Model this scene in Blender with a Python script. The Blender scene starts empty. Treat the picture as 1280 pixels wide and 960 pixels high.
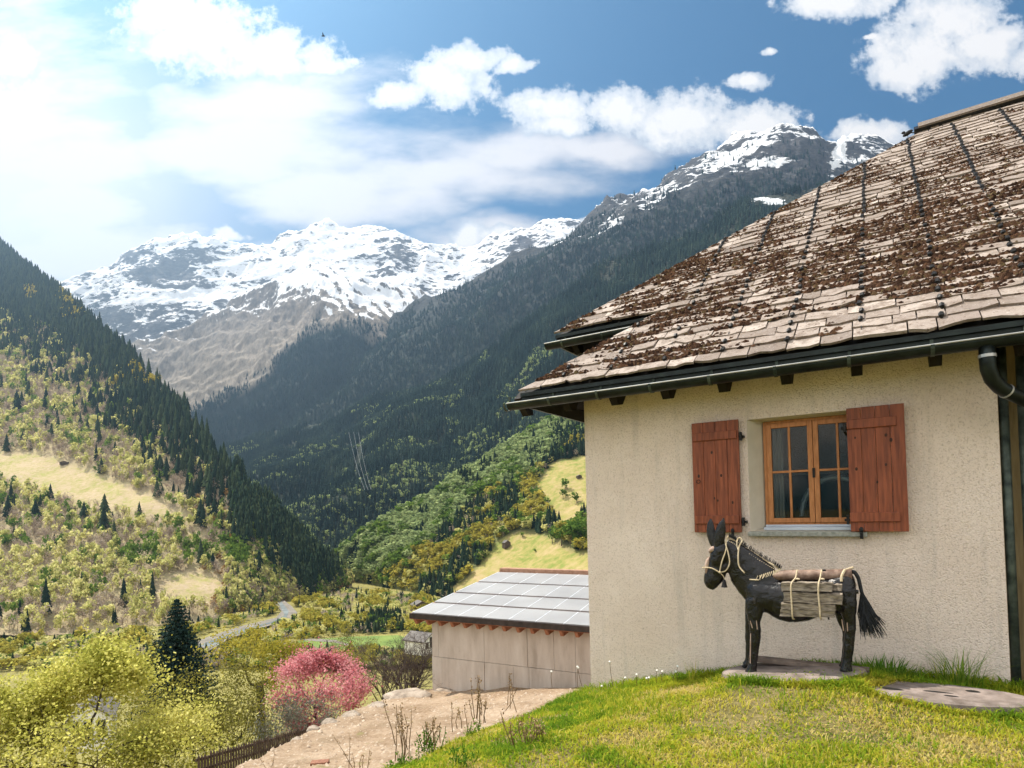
import bpy, math, random
import numpy as np
from mathutils import Vector, Matrix

random.seed(11)
rng = np.random.default_rng(11)
rad = math.radians
scene = bpy.context.scene
col = scene.collection

# ------------------------------------------------------------------ camera model
FL, PITCH, ROLL, CX, CY = 743.4, 0.03155, 0.02111, 640.0, 616.07
EYE = np.array([0.0, 0.0, 1.6])
_F = np.array([0, math.cos(PITCH), math.sin(PITCH)])
_U0 = np.array([0, -math.sin(PITCH), math.cos(PITCH)])
_R0 = np.array([1.0, 0, 0])
_U = math.cos(ROLL) * _U0 + math.sin(ROLL) * _R0
_R = math.cos(ROLL) * _R0 - math.sin(ROLL) * _U0


def ray(px, py):
    return _R * ((px - CX) / FL) + _U * ((CY - py) / FL) + _F


def P(px, py, Y):
    r = ray(px, py)
    return EYE + r * (Y / r[1])


def PZ(px, py, z):
    r = ray(px, py)
    return EYE + r * ((z - EYE[2]) / r[2])


def project(pts):
    q = np.asarray(pts) - EYE
    w = q @ _F
    return np.stack([CX + FL * (q @ _R) / w, CY - FL * (q @ _U) / w], -1)


# wall frame: D along the wall to the left and away, N out of the wall, Z up
WA = 1.00299
D = np.array([-math.sin(WA), math.cos(WA), 0.0])
N = np.array([-math.cos(WA), -math.sin(WA), 0.0])
Z = np.array([0, 0, 1.0])
W0 = P(1263.5, 853, 5.25)
W0[2] = 0.0


def PW(px, py, off=0.0):
    """pixel -> (u, z) on the plane parallel to the wall, off metres in front"""
    r = ray(px, py)
    o = W0 + N * off
    t = ((o - EYE) @ N) / (r @ N)
    p = EYE + r * t
    return float((p - W0) @ D), float(p[2])


def H(u, off, z):
    """house frame -> world"""
    return W0 + D * u + N * off + Z * z


# ------------------------------------------------------------------ value noise
def _hash(ix, iy, iz):
    h = (ix * 374761393 + iy * 668265263 + iz * 2147483647) & 0xFFFFFFFF
    h = ((h ^ (h >> 13)) * 1274126177) & 0xFFFFFFFF
    h = ((h ^ (h >> 16)) * 2246822519) & 0xFFFFFFFF
    return ((h ^ (h >> 15)) & 0xFFFFFF) / float(0xFFFFFF)


def vnoise(p):
    p = np.asarray(p, float)
    i = np.floor(p).astype(np.int64)
    f = p - i
    f = f * f * (3 - 2 * f)
    out = 0
    for dx in (0, 1):
        wx = f[..., 0] if dx else 1 - f[..., 0]
        for dy in (0, 1):
            wy = f[..., 1] if dy else 1 - f[..., 1]
            for dz in (0, 1):
                wz = f[..., 2] if dz else 1 - f[..., 2]
                out = out + wx * wy * wz * _hash(i[..., 0] + dx, i[..., 1] + dy, i[..., 2] + dz)
    return out


def fbm(p, octs=4, gain=0.5, ridged=False):
    p = np.asarray(p, float)
    s = 0; a = 1.0; t = 0
    for k in range(octs):
        n = vnoise(p + 17.3 * k)
        if ridged:
            n = 1 - np.abs(2 * n - 1)
        s = s + a * n; t += a
        a *= gain; p = p * 2.03
    return s / t


# ------------------------------------------------------------------ objects
WINV = {}


def tag(o, label=None, cat=None, group=None, kind=None):
    if label: o['label'] = label
    if cat: o['category'] = cat
    if group: o['group'] = group
    if kind: o['kind'] = kind
    return o


def empty(name, loc):
    o = bpy.data.objects.new(name, None)
    col.objects.link(o)
    o.location = [float(v) for v in loc]
    o.empty_display_size = 0.2
    WINV[o.name] = Matrix.Translation([-float(v) for v in loc])
    return o


def mesh_obj(name, V, F, mats, parent=None, smooth=False, origin=None, attrs=None, midx=None, bevel=0.0):
    """V (n,3) in world space, F list of faces or (m,k) array"""
    V = np.asarray(V, float).reshape(-1, 3)
    if origin is not None:
        V = V - np.asarray(origin, float)
    me = bpy.data.meshes.new(name)
    if isinstance(F, np.ndarray):
        m, k = F.shape
        me.vertices.add(len(V)); me.loops.add(m * k); me.polygons.add(m)
        me.vertices.foreach_set('co', V.astype(np.float32).ravel())
        me.loops.foreach_set('vertex_index', F.astype(np.int32).ravel())
        me.polygons.foreach_set('loop_start', np.arange(0, m * k, k, dtype=np.int32))
        me.polygons.foreach_set('loop_total', np.full(m, k, dtype=np.int32))
    else:
        me.from_pydata([tuple(v) for v in V], [], [tuple(int(i) for i in f) for f in F])
    if not isinstance(mats, (list, tuple)):
        mats = [mats]
    for mt in mats:
        me.materials.append(mt)
    if midx is not None:
        me.polygons.foreach_set('material_index', np.asarray(midx, np.int32))
    me.update(calc_edges=True)
    if attrs:
        for k2, a in attrs.items():
            at = me.attributes.new(k2, 'FLOAT', 'POINT')
            at.data.foreach_set('value', np.asarray(a, np.float32).ravel())
    if smooth:
        me.polygons.foreach_set('use_smooth', np.ones(len(me.polygons), bool))
    o = bpy.data.objects.new(name, me)
    col.objects.link(o)
    if origin is not None:
        o.location = [float(v) for v in origin]
        WINV[o.name] = Matrix.Translation([-float(v) for v in origin])
    if parent is not None:
        o.parent = parent
        o.matrix_parent_inverse = WINV.get(parent.name, Matrix())
    if bevel:
        b = o.modifiers.new('bevel', 'BEVEL'); b.width = bevel; b.segments = 2; b.limit_method = 'ANGLE'
    return o


def perp(t):
    a = np.array([0, 0, 1.0]) if abs(t[2]) < 0.9 else np.array([1.0, 0, 0])
    x = np.cross(t, a); x /= np.linalg.norm(x)
    return x, np.cross(t, x)


class MB:
    def __init__(s):
        s.V = []; s.F = []

    def add(s, V, F):
        b = len(s.V)
        s.V.extend([np.asarray(v, float) for v in V])
        s.F.extend([[i + b for i in f] for f in F])
        return s

    def box(s, c, ax, ay, az):
        """c centre; ax, ay, az half extents as vectors"""
        c, ax, ay, az = (np.asarray(v, float) for v in (c, ax, ay, az))
        if np.dot(np.cross(ax, ay), az) < 0:
            ax = -ax
        V = [c + i * ax + j * ay + k * az for k in (-1, 1) for j in (-1, 1) for i in (-1, 1)]
        return s.add(V, [(0, 2, 3, 1), (4, 5, 7, 6), (0, 1, 5, 4), (2, 6, 7, 3), (0, 4, 6, 2), (1, 3, 7, 5)])

    def hbox(s, u0, u1, o0, o1, z0, z1):
        """box in the house frame"""
        return s.box(H((u0 + u1) / 2, (o0 + o1) / 2, (z0 + z1) / 2), D * abs(u1 - u0) / 2, N * abs(o1 - o0) / 2, Z * abs(z1 - z0) / 2)

    def prism(s, poly, ext):
        poly = [np.asarray(p, float) for p in poly]; ext = np.asarray(ext, float); n = len(poly)
        nn = sum((np.cross(poly[i], poly[(i + 1) % n]) for i in range(n)), np.zeros(3))
        if nn @ ext > 0:
            poly = poly[::-1]
        V = poly + [p + ext for p in poly]
        F = [list(range(n)), list(range(2 * n - 1, n - 1, -1))]
        for i in range(n):
            j = (i + 1) % n
            F.append([j, i, i + n, j + n])
        return s.add(V, F)

    def tube(s, pts, r, n=8, cap=True, flat=None):
        pts = [np.asarray(p, float) for p in pts]
        if np.isscalar(r): r = [r] * len(pts)
        b = len(s.V); prev = None
        for i, p in enumerate(pts):
            t = pts[min(i + 1, len(pts) - 1)] - pts[max(i - 1, 0)]
            t = t / (np.linalg.norm(t) + 1e-12)
            if prev is None:
                x, y = perp(t)
            else:
                x = prev - t * (prev @ t); x /= (np.linalg.norm(x) + 1e-12); y = np.cross(t, x)
            prev = x
            for k in range(n):
                a = 2 * math.pi * k / n
                s.V.append(p + r[i] * (math.cos(a) * x + math.sin(a) * y))
        for i in range(len(pts) - 1):
            for k in range(n):
                k2 = (k + 1) % n
                s.F.append([b + i * n + k, b + i * n + k2, b + (i + 1) * n + k2, b + (i + 1) * n + k])
        if cap:
            s.F.append([b + k for k in range(n)][::-1])
            s.F.append([b + (len(pts) - 1) * n + k for k in range(n)])
        return s

    def blob(s, c, ax, ay, az, nu=10, nv=7, jit=0.0):
        """an ellipsoid with half axes as vectors"""
        c = np.asarray(c, float); b = len(s.V)
        for i in range(nv + 1):
            th = math.pi * i / nv
            for k in range(nu):
                ph = 2 * math.pi * k / nu
                j = 1 + jit * (random.random() - .5)
                s.V.append(c + j * (math.sin(th) * math.cos(ph) * np.asarray(ax) + math.sin(th) * math.sin(ph) * np.asarray(ay) + math.cos(th) * np.asarray(az)))
        for i in range(nv):
            for k in range(nu):
                k2 = (k + 1) % nu
                s.F.append([b + i * nu + k, b + (i + 1) * nu + k, b + (i + 1) * nu + k2, b + i * nu + k2])
        return s

    def build(s, name, mat, parent=None, smooth=False, bevel=0.0, origin=None):
        return mesh_obj(name, np.array(s.V), s.F, mat, parent, smooth, origin, bevel=bevel)


# ------------------------------------------------------------------ materials
def srgb(r, g, b):
    f = lambda c: c / 12.92 if c <= 0.04045 else ((c + 0.055) / 1.055) ** 2.4
    return (f(r / 255), f(g / 255), f(b / 255), 1)


class NT:
    def __init__(s, tree):
        s.t = tree; s.t.nodes.clear()

    def n(s, typ, **kw):
        nd = s.t.nodes.new(typ)
        for k, v in kw.items():
            setattr(nd, k, v)
        return nd

    def set(s, sock, v):
        if isinstance(v, bpy.types.NodeSocket):
            s.t.links.new(v, sock)
        elif v is not None:
            try:
                sock.default_value = v
            except Exception:
                sock.default_value = v[:3]

    def math(s, op, a, b=None, clamp=False, c=None):
        nd = s.n('ShaderNodeMath', operation=op, use_clamp=clamp)
        s.set(nd.inputs[0], a)
        if b is not None: s.set(nd.inputs[1], b)
        if c is not None: s.set(nd.inputs[2], c)
        return nd.outputs[0]

    def vmath(s, op, a, b=None, out=0):
        nd = s.n('ShaderNodeVectorMath', operation=op)
        s.set(nd.inputs[0], a)
        if b is not None: s.set(nd.inputs[1], b)
        return nd.outputs[out]

    def noise(s, vec, scale, detail=4, rough=0.55, out='Fac'):
        nd = s.n('ShaderNodeTexNoise')
        s.set(nd.inputs['Vector'], vec)
        nd.inputs['Scale'].default_value = scale
        nd.inputs['Detail'].default_value = detail
        nd.inputs['Roughness'].default_value = rough
        return nd.outputs[out]

    def voro(s, vec, scale, feature='F1', out='Distance'):
        nd = s.n('ShaderNodeTexVoronoi', feature=feature)
        s.set(nd.inputs['Vector'], vec)
        nd.inputs['Scale'].default_value = scale
        return nd.outputs[out]

    def ramp(s, fac, stops, interp='LINEAR'):
        nd = s.n('ShaderNodeValToRGB')
        cr = nd.color_ramp; cr.interpolation = interp
        while len(cr.elements) < len(stops): cr.elements.new(0.5)
        for e, (p, c) in zip(cr.elements, stops):
            e.position = p
            e.color = c if hasattr(c, '__len__') else (c, c, c, 1)
        s.set(nd.inputs[0], fac)
        return nd.outputs[0]

    def mix(s, fac, a, b, typ='MIX'):
        nd = s.n('ShaderNodeMix', data_type='RGBA', blend_type=typ)
        s.set(nd.inputs[0], fac); s.set(nd.inputs[6], a); s.set(nd.inputs[7], b)
        return nd.outputs[2]

    def smooth(s, v, lo, hi):
        nd = s.n('ShaderNodeMapRange', interpolation_type='SMOOTHSTEP')
        s.set(nd.inputs[0], v); nd.inputs[1].default_value = lo; nd.inputs[2].default_value = hi
        return nd.outputs[0]

    def scaled(s, vec, xyz, rot=(0, 0, 0)):
        nd = s.n('ShaderNodeMapping')
        s.set(nd.inputs[0], vec)
        nd.inputs['Scale'].default_value = xyz
        nd.inputs['Rotation'].default_value = rot
        return nd.outputs[0]

    def obj(s):
        return s.n('ShaderNodeTexCoord').outputs['Object']

    def attr(s, name):
        return s.n('ShaderNodeAttribute', attribute_name=name).outputs['Fac']

    def bump(s, h, strength=0.5, dist=0.01):
        nd = s.n('ShaderNodeBump')
        s.set(nd.inputs['Height'], h)
        nd.inputs['Strength'].default_value = strength
        nd.inputs['Distance'].default_value = dist
        return nd.outputs[0]

    def out(s, shader, vol=False):
        o = s.n('ShaderNodeOutputMaterial')
        s.t.links.new(shader, o.inputs['Volume' if vol else 'Surface'])

    def principled(s, color, rough=0.8, normal=None, metallic=0.0, spec=0.3):
        nd = s.n('ShaderNodeBsdfPrincipled')
        s.set(nd.inputs['Base Color'], color); s.set(nd.inputs['Roughness'], rough)
        s.set(nd.inputs['Metallic'], metallic)
        nd.inputs['Specular IOR Level'].default_value = spec
        if normal is not None: s.set(nd.inputs['Normal'], normal)
        return nd.outputs[0]


def newmat(name):
    m = bpy.data.materials.new(name); m.use_nodes = True
    return m, NT(m.node_tree)


def simple(name, c1, c2, scale=8, rough=0.8, bump=0.3, bdist=0.01, detail=5, metallic=0.0, spec=0.3, stretch=(1, 1, 1), lo=.35, hi=.65):
    m, t = newmat(name)
    v = t.scaled(t.obj(), stretch)
    f = t.noise(v, scale, detail)
    c = t.ramp(f, [(lo, c1), (hi, c2)])
    nrm = t.bump(t.noise(v, scale * 3, detail), bump, bdist) if bump else None
    t.out(t.principled(c, rough, nrm, metallic, spec))
    return m


def leafmat(name, stops, trans=0.45, nscale=0.0, rough=0.6):
    """foliage: colour by the per-leaf attribute and by tree; part of the light passes through"""
    m, t = newmat(name)
    a = t.attr('rnd')
    oi = t.n('ShaderNodeObjectInfo').outputs['Random']
    f = t.math('ADD', t.math('MULTIPLY', a, 0.8), t.math('MULTIPLY', oi, 0.2))
    if nscale:
        g = t.n('ShaderNodeNewGeometry').outputs['Position']
        f = t.math('ADD', t.math('MULTIPLY', f, 0.65), t.math('MULTIPLY', t.smooth(t.noise(g, nscale, 3), .3, .7), 0.35))
    c = t.ramp(f, stops)
    d = t.n('ShaderNodeBsdfDiffuse'); t.set(d.inputs[0], c)
    tr = t.n('ShaderNodeBsdfTranslucent'); t.set(tr.inputs[0], c)
    mx = t.n('ShaderNodeMixShader'); mx.inputs[0].default_value = trans
    t.t.links.new(d.outputs[0], mx.inputs[1]); t.t.links.new(tr.outputs[0], mx.inputs[2])
    t.out(mx.outputs[0])
    return m


def G(v): return (v[0], v[1], v[2], 1)
# ------------------------------------------------------------------ camera, light, sky
cam_d = bpy.data.cameras.new('camera')
cam = bpy.data.objects.new('camera', cam_d); col.objects.link(cam)
cam.matrix_world = Matrix(((_R[0], _U[0], -_F[0], EYE[0]), (_R[1], _U[1], -_F[1], EYE[1]), (_R[2], _U[2], -_F[2], EYE[2]), (0, 0, 0, 1)))
cam_d.sensor_fit = 'HORIZONTAL'; cam_d.sensor_width = 36.0
cam_d.lens = 36.0 * FL / 1280.0
cam_d.shift_y = (CY - 480.0) / 1280.0
cam_d.clip_start = 0.05; cam_d.clip_end = 40000
scene.camera = cam

SUN_AZ, SUN_EL = rad(-54.0), rad(58.0)       # azimuth from +Y towards +X
sdir = np.array([math.sin(SUN_AZ) * math.cos(SUN_EL), math.cos(SUN_AZ) * math.cos(SUN_EL), math.sin(SUN_EL)])
sl = bpy.data.lights.new('sun', 'SUN'); sl.energy = SUN_E = 5.0; sl.angle = rad(0.53); sl.color = (1.0, 0.92, 0.80)
so = bpy.data.objects.new('sun', sl); col.objects.link(so)
so.rotation_euler = Vector(-sdir).to_track_quat('-Z', 'Y').to_euler()
so.location = (-20, 10, 30)

world = bpy.data.worlds.new('World'); scene.world = world; world.use_nodes = True
w = NT(world.node_tree)
sky = w.n('ShaderNodeTexSky', sky_type='NISHITA')
sky.sun_disc = False; sky.sun_elevation = SUN_EL; sky.sun_rotation = SUN_AZ
sky.altitude = 900; sky.air_density = 1.0; sky.dust_density = 1.2; sky.ozone_density = 2.5
dirv = w.n('ShaderNodeTexCoord').outputs['Generated']
sep = w.n('ShaderNodeSeparateXYZ'); w.set(sep.inputs[0], dirv)
yy = w.math('MAXIMUM', sep.outputs[1], 0.05)
uu = w.math('DIVIDE', sep.outputs[0], yy); vv = w.math('DIVIDE', sep.outputs[2], yy)
cmb = w.n('ShaderNodeCombineXYZ'); w.set(cmb.inputs[0], uu); w.set(cmb.inputs[1], vv)
uv0 = cmb.outputs[0]
# domain warp so that outlines billow
nz = w.n('ShaderNodeTexNoise'); w.set(nz.inputs['Vector'], uv0); nz.inputs['Scale'].default_value = 9; nz.inputs['Detail'].default_value = 4
wv = w.vmath('MULTIPLY', w.vmath('SUBTRACT', nz.outputs['Color'], (0.5, 0.5, 0.5)), (0.09, 0.06, 0))
uv = w.vmath('ADD', uv0, wv)


def ell_field(lst, uvs):
    acc = None
    for (px, py, rx, ry) in lst:
        r = ray(px, py)
        v = w.vmath('SUBTRACT', uvs, (r[0] / r[1], r[2] / r[1], 0))
        v = w.vmath('MULTIPLY', v, (FL / rx, FL / ry, 0))
        l = w.math('SUBTRACT', 1.0, w.vmath('LENGTH', v, out=1))
        acc = l if acc is None else w.math('MAXIMUM', acc, l)
    return acc


CUM = [(245, 42, 115, 66), (340, 72, 105, 42), (195, 20, 60, 40), (400, 88, 60, 18), (15, 78, 52, 42),
       (560, 100, 80, 46), (596, 74, 48, 28), (640, 84, 36, 14), (505, 118, 46, 24),
       (690, 140, 70, 34), (770, 140, 80, 40), (850, 148, 90, 48), (940, 160, 85, 36), (700, 160, 60, 22),
       (926, 107, 34, 14), (958, 72, 9, 6), (1090, 166, 62, 24),
       (1150, 66, 80, 54), (1235, 58, 80, 48), (1050, 6, 90, 26), (1130, 92, 50, 24), (1190, 20, 95, 46), (1290, 70, 40, 36),
       (582, 296, 34, 26), (618, 296, 40, 14), (285, 292, 28, 12), (740, 275, 30, 10), (1095, 48, 16, 6)]
WISP = [(300, 190, 330, 85), (560, 215, 240, 50), (330, 130, 220, 60), (80, 210, 260, 150), (640, 200, 170, 40), (420, 250, 200, 60), (100, 330, 320, 110), (-40, 170, 330, 260), (60, 250, 300, 130), (760, 190, 130, 30), (600, 300, 160, 40)]
fb = w.noise(uv0, 22, 9, 0.62)
cum = w.math('ADD', ell_field(CUM, uv), w.math('MULTIPLY', w.math('SUBTRACT', fb, 0.5), 1.5))
fb2 = w.noise(uv0, 75, 5, 0.6)
cum = w.math('ADD', cum, w.math('MULTIPLY', w.math('SUBTRACT', fb2, 0.5), 0.5))
cum_a = w.smooth(cum, 0.03, 0.36)
wn = w.noise(w.scaled(uv0, (3.2, 9.0, 1), (0, 0, rad(28))), 1.6, 7, 0.55)
wisp = w.math('ADD', ell_field(WISP, uv), w.math('MULTIPLY', w.math('SUBTRACT', wn, 0.5), 1.5))
wisp_a = w.math('MULTIPLY', w.smooth(wisp, -0.12, 0.80), 0.90)
veil = w.math('MULTIPLY', w.smooth(ell_field([(-60, 250, 560, 330)], uv), 0.0, 0.85), 0.86)      # thin high veil towards the sun
wisp_a = w.math('MAXIMUM', wisp_a, veil)
shade = w.noise(w.vmath('ADD', uv0, (0.01, 0.03, 0)), 14, 6, 0.55)
cumcol = w.ramp(w.math('ADD', w.math('MULTIPLY', shade, .6), w.math('MULTIPLY', w.smooth(cum, 0.1, 0.9), .4)), [(0.30, (0.60, 0.66, 0.74, 1)), (0.64, (1.04, 1.0, 0.96, 1))])
front = w.smooth(sep.outputs[1], 0.05, 0.2)
CLOUD_S = 6.4
skyc = w.vmath('MULTIPLY', sky.outputs[0], (0.14, 0.47, 0.58))
bgs = w.mix(w.math('MULTIPLY', wisp_a, front), skyc, (6.3, 5.95, 5.8, 1))
cc = w.vmath('MULTIPLY', cumcol, (CLOUD_S, CLOUD_S, CLOUD_S))
fin = w.mix(w.math('MULTIPLY', cum_a, front), bgs, cc)
# unseen broken cloud, added behind and overhead to fill the shaded wall with white light
bn_ = w.noise(w.vmath('MULTIPLY', dirv, (1, 1, 1.6)), 2.6, 8, .58)
bc_ = w.math('MULTIPLY', w.math('MULTIPLY', w.smooth(bn_, .36, .52), w.math('SUBTRACT', 1.0, front)), w.smooth(sep.outputs[2], -.02, .06))
fin = w.mix(bc_, fin, (12.0, 11.1, 10.0, 1))
bg = w.n('ShaderNodeBackground'); w.set(bg.inputs[0], fin); bg.inputs[1].default_value = 0.11
wo = w.n('ShaderNodeOutputWorld'); w.t.links.new(bg.outputs[0], wo.inputs[0])

vs = scene.view_settings
vs.view_transform = 'Standard'; vs.look = 'None'; vs.exposure = 0.72; vs.gamma = 1.0; vs.use_curve_mapping = False
cy = scene.cycles
cy.use_denoising = True
try: cy.denoiser = 'OPENIMAGEDENOISE'
except Exception: pass
cy.max_bounces = 5; cy.diffuse_bounces = 3; cy.glossy_bounces = 2; cy.transmission_bounces = 4; cy.volume_bounces = 0; cy.transparent_max_bounces = 8
cy.use_adaptive_sampling = True; cy.adaptive_threshold = 0.02
cy.caustics_reflective = False; cy.caustics_refractive = False

# the air: one closed box of thin haze
HAZE = 7.6e-5
hb = MB().box((0, 3000, 1250), (9000, 0, 0), (0, 6000, 0), (0, 0, 1450))
hm, t = newmat('haze_air')
pv = t.n('ShaderNodeVolumePrincipled')
pv.inputs['Color'].default_value = (0.46, 0.70, 1.0, 1)
pv.inputs['Density'].default_value = HAZE
pv.inputs['Anisotropy'].default_value = 0.68
t.out(pv.outputs[0], vol=True)
tag(hb.build('haze', hm), kind='stuff')
# ------------------------------------------------------------------ terrain
FLOOR = -101.0


def cr(ctrl, m):
    """Catmull-Rom through ctrl (n, k) at m even parameters"""
    c = np.asarray(ctrl, float); n = len(c)
    c = np.concatenate([[2 * c[0] - c[1]], c, [2 * c[-1] - c[-2]]])
    t = np.linspace(0, n - 1, m); i = np.minimum(t.astype(int), n - 2); f = (t - i)[:, None]
    p0, p1, p2, p3 = c[i], c[i + 1], c[i + 2], c[i + 3]
    return 0.5 * (2 * p1 + (p2 - p0) * f + (2 * p0 - 5 * p1 + 4 * p2 - p3) * f ** 2 + (3 * p1 - p0 - 3 * p2 + p3) * f ** 3)


def loft(rows, nu, nv):
    L = [cr([P(*a) if not isinstance(a[2], str) else PZ(a[0], a[1], a[3]) for a in r], nu) for r in rows]
    A = np.stack(L)                                  # (r, nu, 3)
    out = np.stack([cr(A[:, j], nv) for j in range(nu)], 1)
    return out                                       # (nv, nu, 3)


def back(rows, dy, dz):
    """a row behind the ridge so that the hill is solid"""
    return rows


def grid_faces(nv, nu):
    i = np.arange(nv - 1)[:, None] * nu + np.arange(nu - 1)[None, :]
    i = i.ravel()
    return np.stack([i, i + nu, i + nu + 1, i + 1], 1)


def land(name, G_, mat, attrs=None, backslope=(0.5, 0.7), skirt=True):
    """G_ (nv, nu, 3): row 0 the ridge. Adds a back slope behind the ridge."""
    r0 = G_[0]
    away = (r0 - EYE); away[:, 2] = 0
    dist = np.linalg.norm(away, axis=1, keepdims=True); away = away / dist
    drop = np.maximum(r0[:, 2:3] - FLOOR, 20)
    b1 = r0 + away * drop * 0.35 - Z * drop * 0.18
    b2 = r0 + away * drop * 1.1 - Z * drop * 1.02
    A = np.concatenate([b2[None], b1[None], G_])
    nv, nu = A.shape[:2]
    at = None
    if attrs:
        at = {k: np.concatenate([np.zeros((2, nu)), v]).ravel() for k, v in attrs.items()}
    o = mesh_obj(name, A.reshape(-1, 3), grid_faces(nv, nu), mat, smooth=True, attrs=at)
    return tag(o, kind='structure')


def inpoly(px, py, poly):
    px = np.asarray(px); py = np.asarray(py); ins = np.zeros(px.shape, bool); n = len(poly)
    for i in range(n):
        x0, y0 = poly[i]; x1, y1 = poly[(i + 1) % n]
        c = ((y0 > py) != (y1 > py))
        with np.errstate(divide='ignore', invalid='ignore'):
            ins ^= c & (px < (x1 - x0) * (py - y0) / (y1 - y0 + 1e-9) + x0)
    return ins


def above(px, py, line):
    """py above a polyline given left to right"""
    xs, ys = zip(*line)
    return py < np.interp(px, xs, ys)


def soft(mask, k=2):
    m = mask.astype(float)
    for _ in range(k):
        q = np.pad(m, 1, mode='edge')
        m = (q[:-2, 1:-1] + q[2:, 1:-1] + q[1:-1, :-2] + q[1:-1, 2:] + 2 * m) / 6
    return m


# ---- lofts: rows of (pixel x, pixel y, depth in metres), ridge first
LEFT = [
    [(-260, 110, 1300), (-50, 268, 1200), (100, 388, 1130), (200, 484, 1080), (300, 598, 1030), (370, 672, 1000), (440, 730, 985)],
    [(-260, 360, 950), (-50, 420, 930), (100, 500, 900), (200, 575, 880), (300, 660, 880), (370, 705, 920), (440, 732, 980)],
    [(-260, 510, 700), (-50, 545, 690), (100, 590, 690), (200, 640, 700), (290, 712, 760), (362, 735, 860), (440, 734, 970)],
    [(-260, 640, 560), (-50, 660, 550), (100, 690, 560), (200, 718, 590), (285, 750, 660), (358, 748, 790), (438, 736, 955)],
    [(-260, 810, 'z', FLOOR - 3), (-50, 805, 'z', FLOOR - 3), (100, 796, 'z', FLOOR - 3), (200, 788, 'z', FLOOR - 3), (275, 774, 'z', FLOOR - 3), (352, 756, 'z', FLOOR - 3), (436, 739, 'z', FLOOR - 3)],
]
SPUR = [
    [(395, 712, 1260), (470, 660, 1250), (540, 618, 1220), (620, 566, 1180), (690, 528, 1130), (800, 480, 1080), (1000, 430, 1050)],
    [(410, 716, 1150), (480, 686, 1080), (555, 648, 1000), (635, 600, 930), (705, 562, 880), (810, 515, 840), (1000, 470, 820)],
    [(430, 721, 1030), (500, 714, 920), (575, 692, 790), (648, 652, 690), (720, 610, 640), (820, 570, 610), (1000, 540, 600)],
    [(440, 726, 960), (520, 734, 800), (590, 730, 660), (660, 692, 560), (730, 660, 520), (830, 630, 500), (1000, 610, 490)],
    [(445, 730, 'z', FLOOR - 3), (530, 746, 'z', FLOOR - 3), (590, 758, 'z', FLOOR - 3), (650, 775, 'z', FLOOR - 3), (730, 800, 'z', FLOOR - 3), (830, 812, 'z', FLOOR - 3), (1000, 820, 'z', FLOOR - 3)],
]
FRONT = [
    [(255, 570, 2900), (330, 548, 2750), (400, 524, 2600), (500, 494, 2400), (570, 472, 2250), (650, 412, 2100), (740, 347, 2000), (830, 304, 1900), (900, 268, 1850), (1000, 250, 1820), (1250, 262, 1800)],
    [(280, 585, 2400), (340, 566, 2250), (410, 552, 2100), (500, 530, 1950), (580, 512, 1850), (660, 470, 1750), (745, 420, 1700), (830, 380, 1650), (900, 350, 1600), (1000, 330, 1560), (1250, 330, 1540)],
    [(300, 610, 1800), (350, 605, 1720), (410, 600, 1640), (490, 590, 1560), (580, 570, 1500), (660, 535, 1450), (745, 500, 1420), (830, 470, 1400), (900, 450, 1380), (1000, 440, 1350), (1250, 440, 1330)],
    [(330, 680, 1250), (370, 680, 1230), (420, 675, 1220), (490, 660, 1260), (580, 620, 1280), (660, 590, 1260), (745, 570, 1240), (830, 550, 1220), (900, 540, 1200), (1000, 530, 1190), (1250, 530, 1180)],
    [(370, 722, 'z', FLOOR - 4), (390, 722, 'z', FLOOR - 4), (430, 722, 'z', FLOOR - 4), (495, 723, 'z', FLOOR - 4), (580, 724, 'z', FLOOR - 4), (660, 724, 'z', FLOOR - 4), (745, 723, 'z', FLOOR - 4), (830, 722, 'z', FLOOR - 4), (900, 722, 'z', FLOOR - 4), (1000, 721, 'z', FLOOR - 4), (1250, 720, 'z', FLOOR - 4)],
]
BACK = [
    [(225, 556, 4200), (300, 520, 3900), (440, 434, 3600), (560, 372, 3300), (700, 298, 3050), (770, 262, 2950), (830, 240, 2900), (890, 204, 2900), (935, 176, 2920), (968, 166, 2940), (1000, 170, 2940), (1036, 190, 2960), (1062, 183, 3000), (1105, 190, 3050), (1250, 240, 3100)],
    [(240, 575, 3700), (310, 545, 3500), (450, 470, 3200), (570, 420, 2900), (705, 340, 2680), (775, 305, 2600), (835, 276, 2560), (895, 240, 2560), (938, 215, 2580), (970, 206, 2590), (1002, 205, 2590), (1038, 218, 2600), (1064, 220, 2610), (1107, 230, 2640), (1250, 275, 2700)],
    [(255, 600, 3200), (325, 580, 3050), (460, 540, 2800), (575, 520, 2600), (710, 460, 2450), (780, 420, 2380), (840, 380, 2350), (900, 330, 2330), (940, 305, 2320), (972, 295, 2320), (1004, 292, 2320), (1040, 295, 2320), (1066, 300, 2320), (1110, 310, 2330), (1250, 330, 2360)],
    [(270, 640, 2800), (335, 630, 2700), (465, 615, 2500), (580, 600, 2350), (715, 560, 2200), (785, 530, 2150), (845, 500, 2120), (905, 470, 2100), (945, 450, 2090), (975, 440, 2080), (1006, 440, 2080), (1042, 440, 2080), (1068, 440, 2080), (1112, 445, 2080), (1250, 450, 2090)],
]
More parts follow.
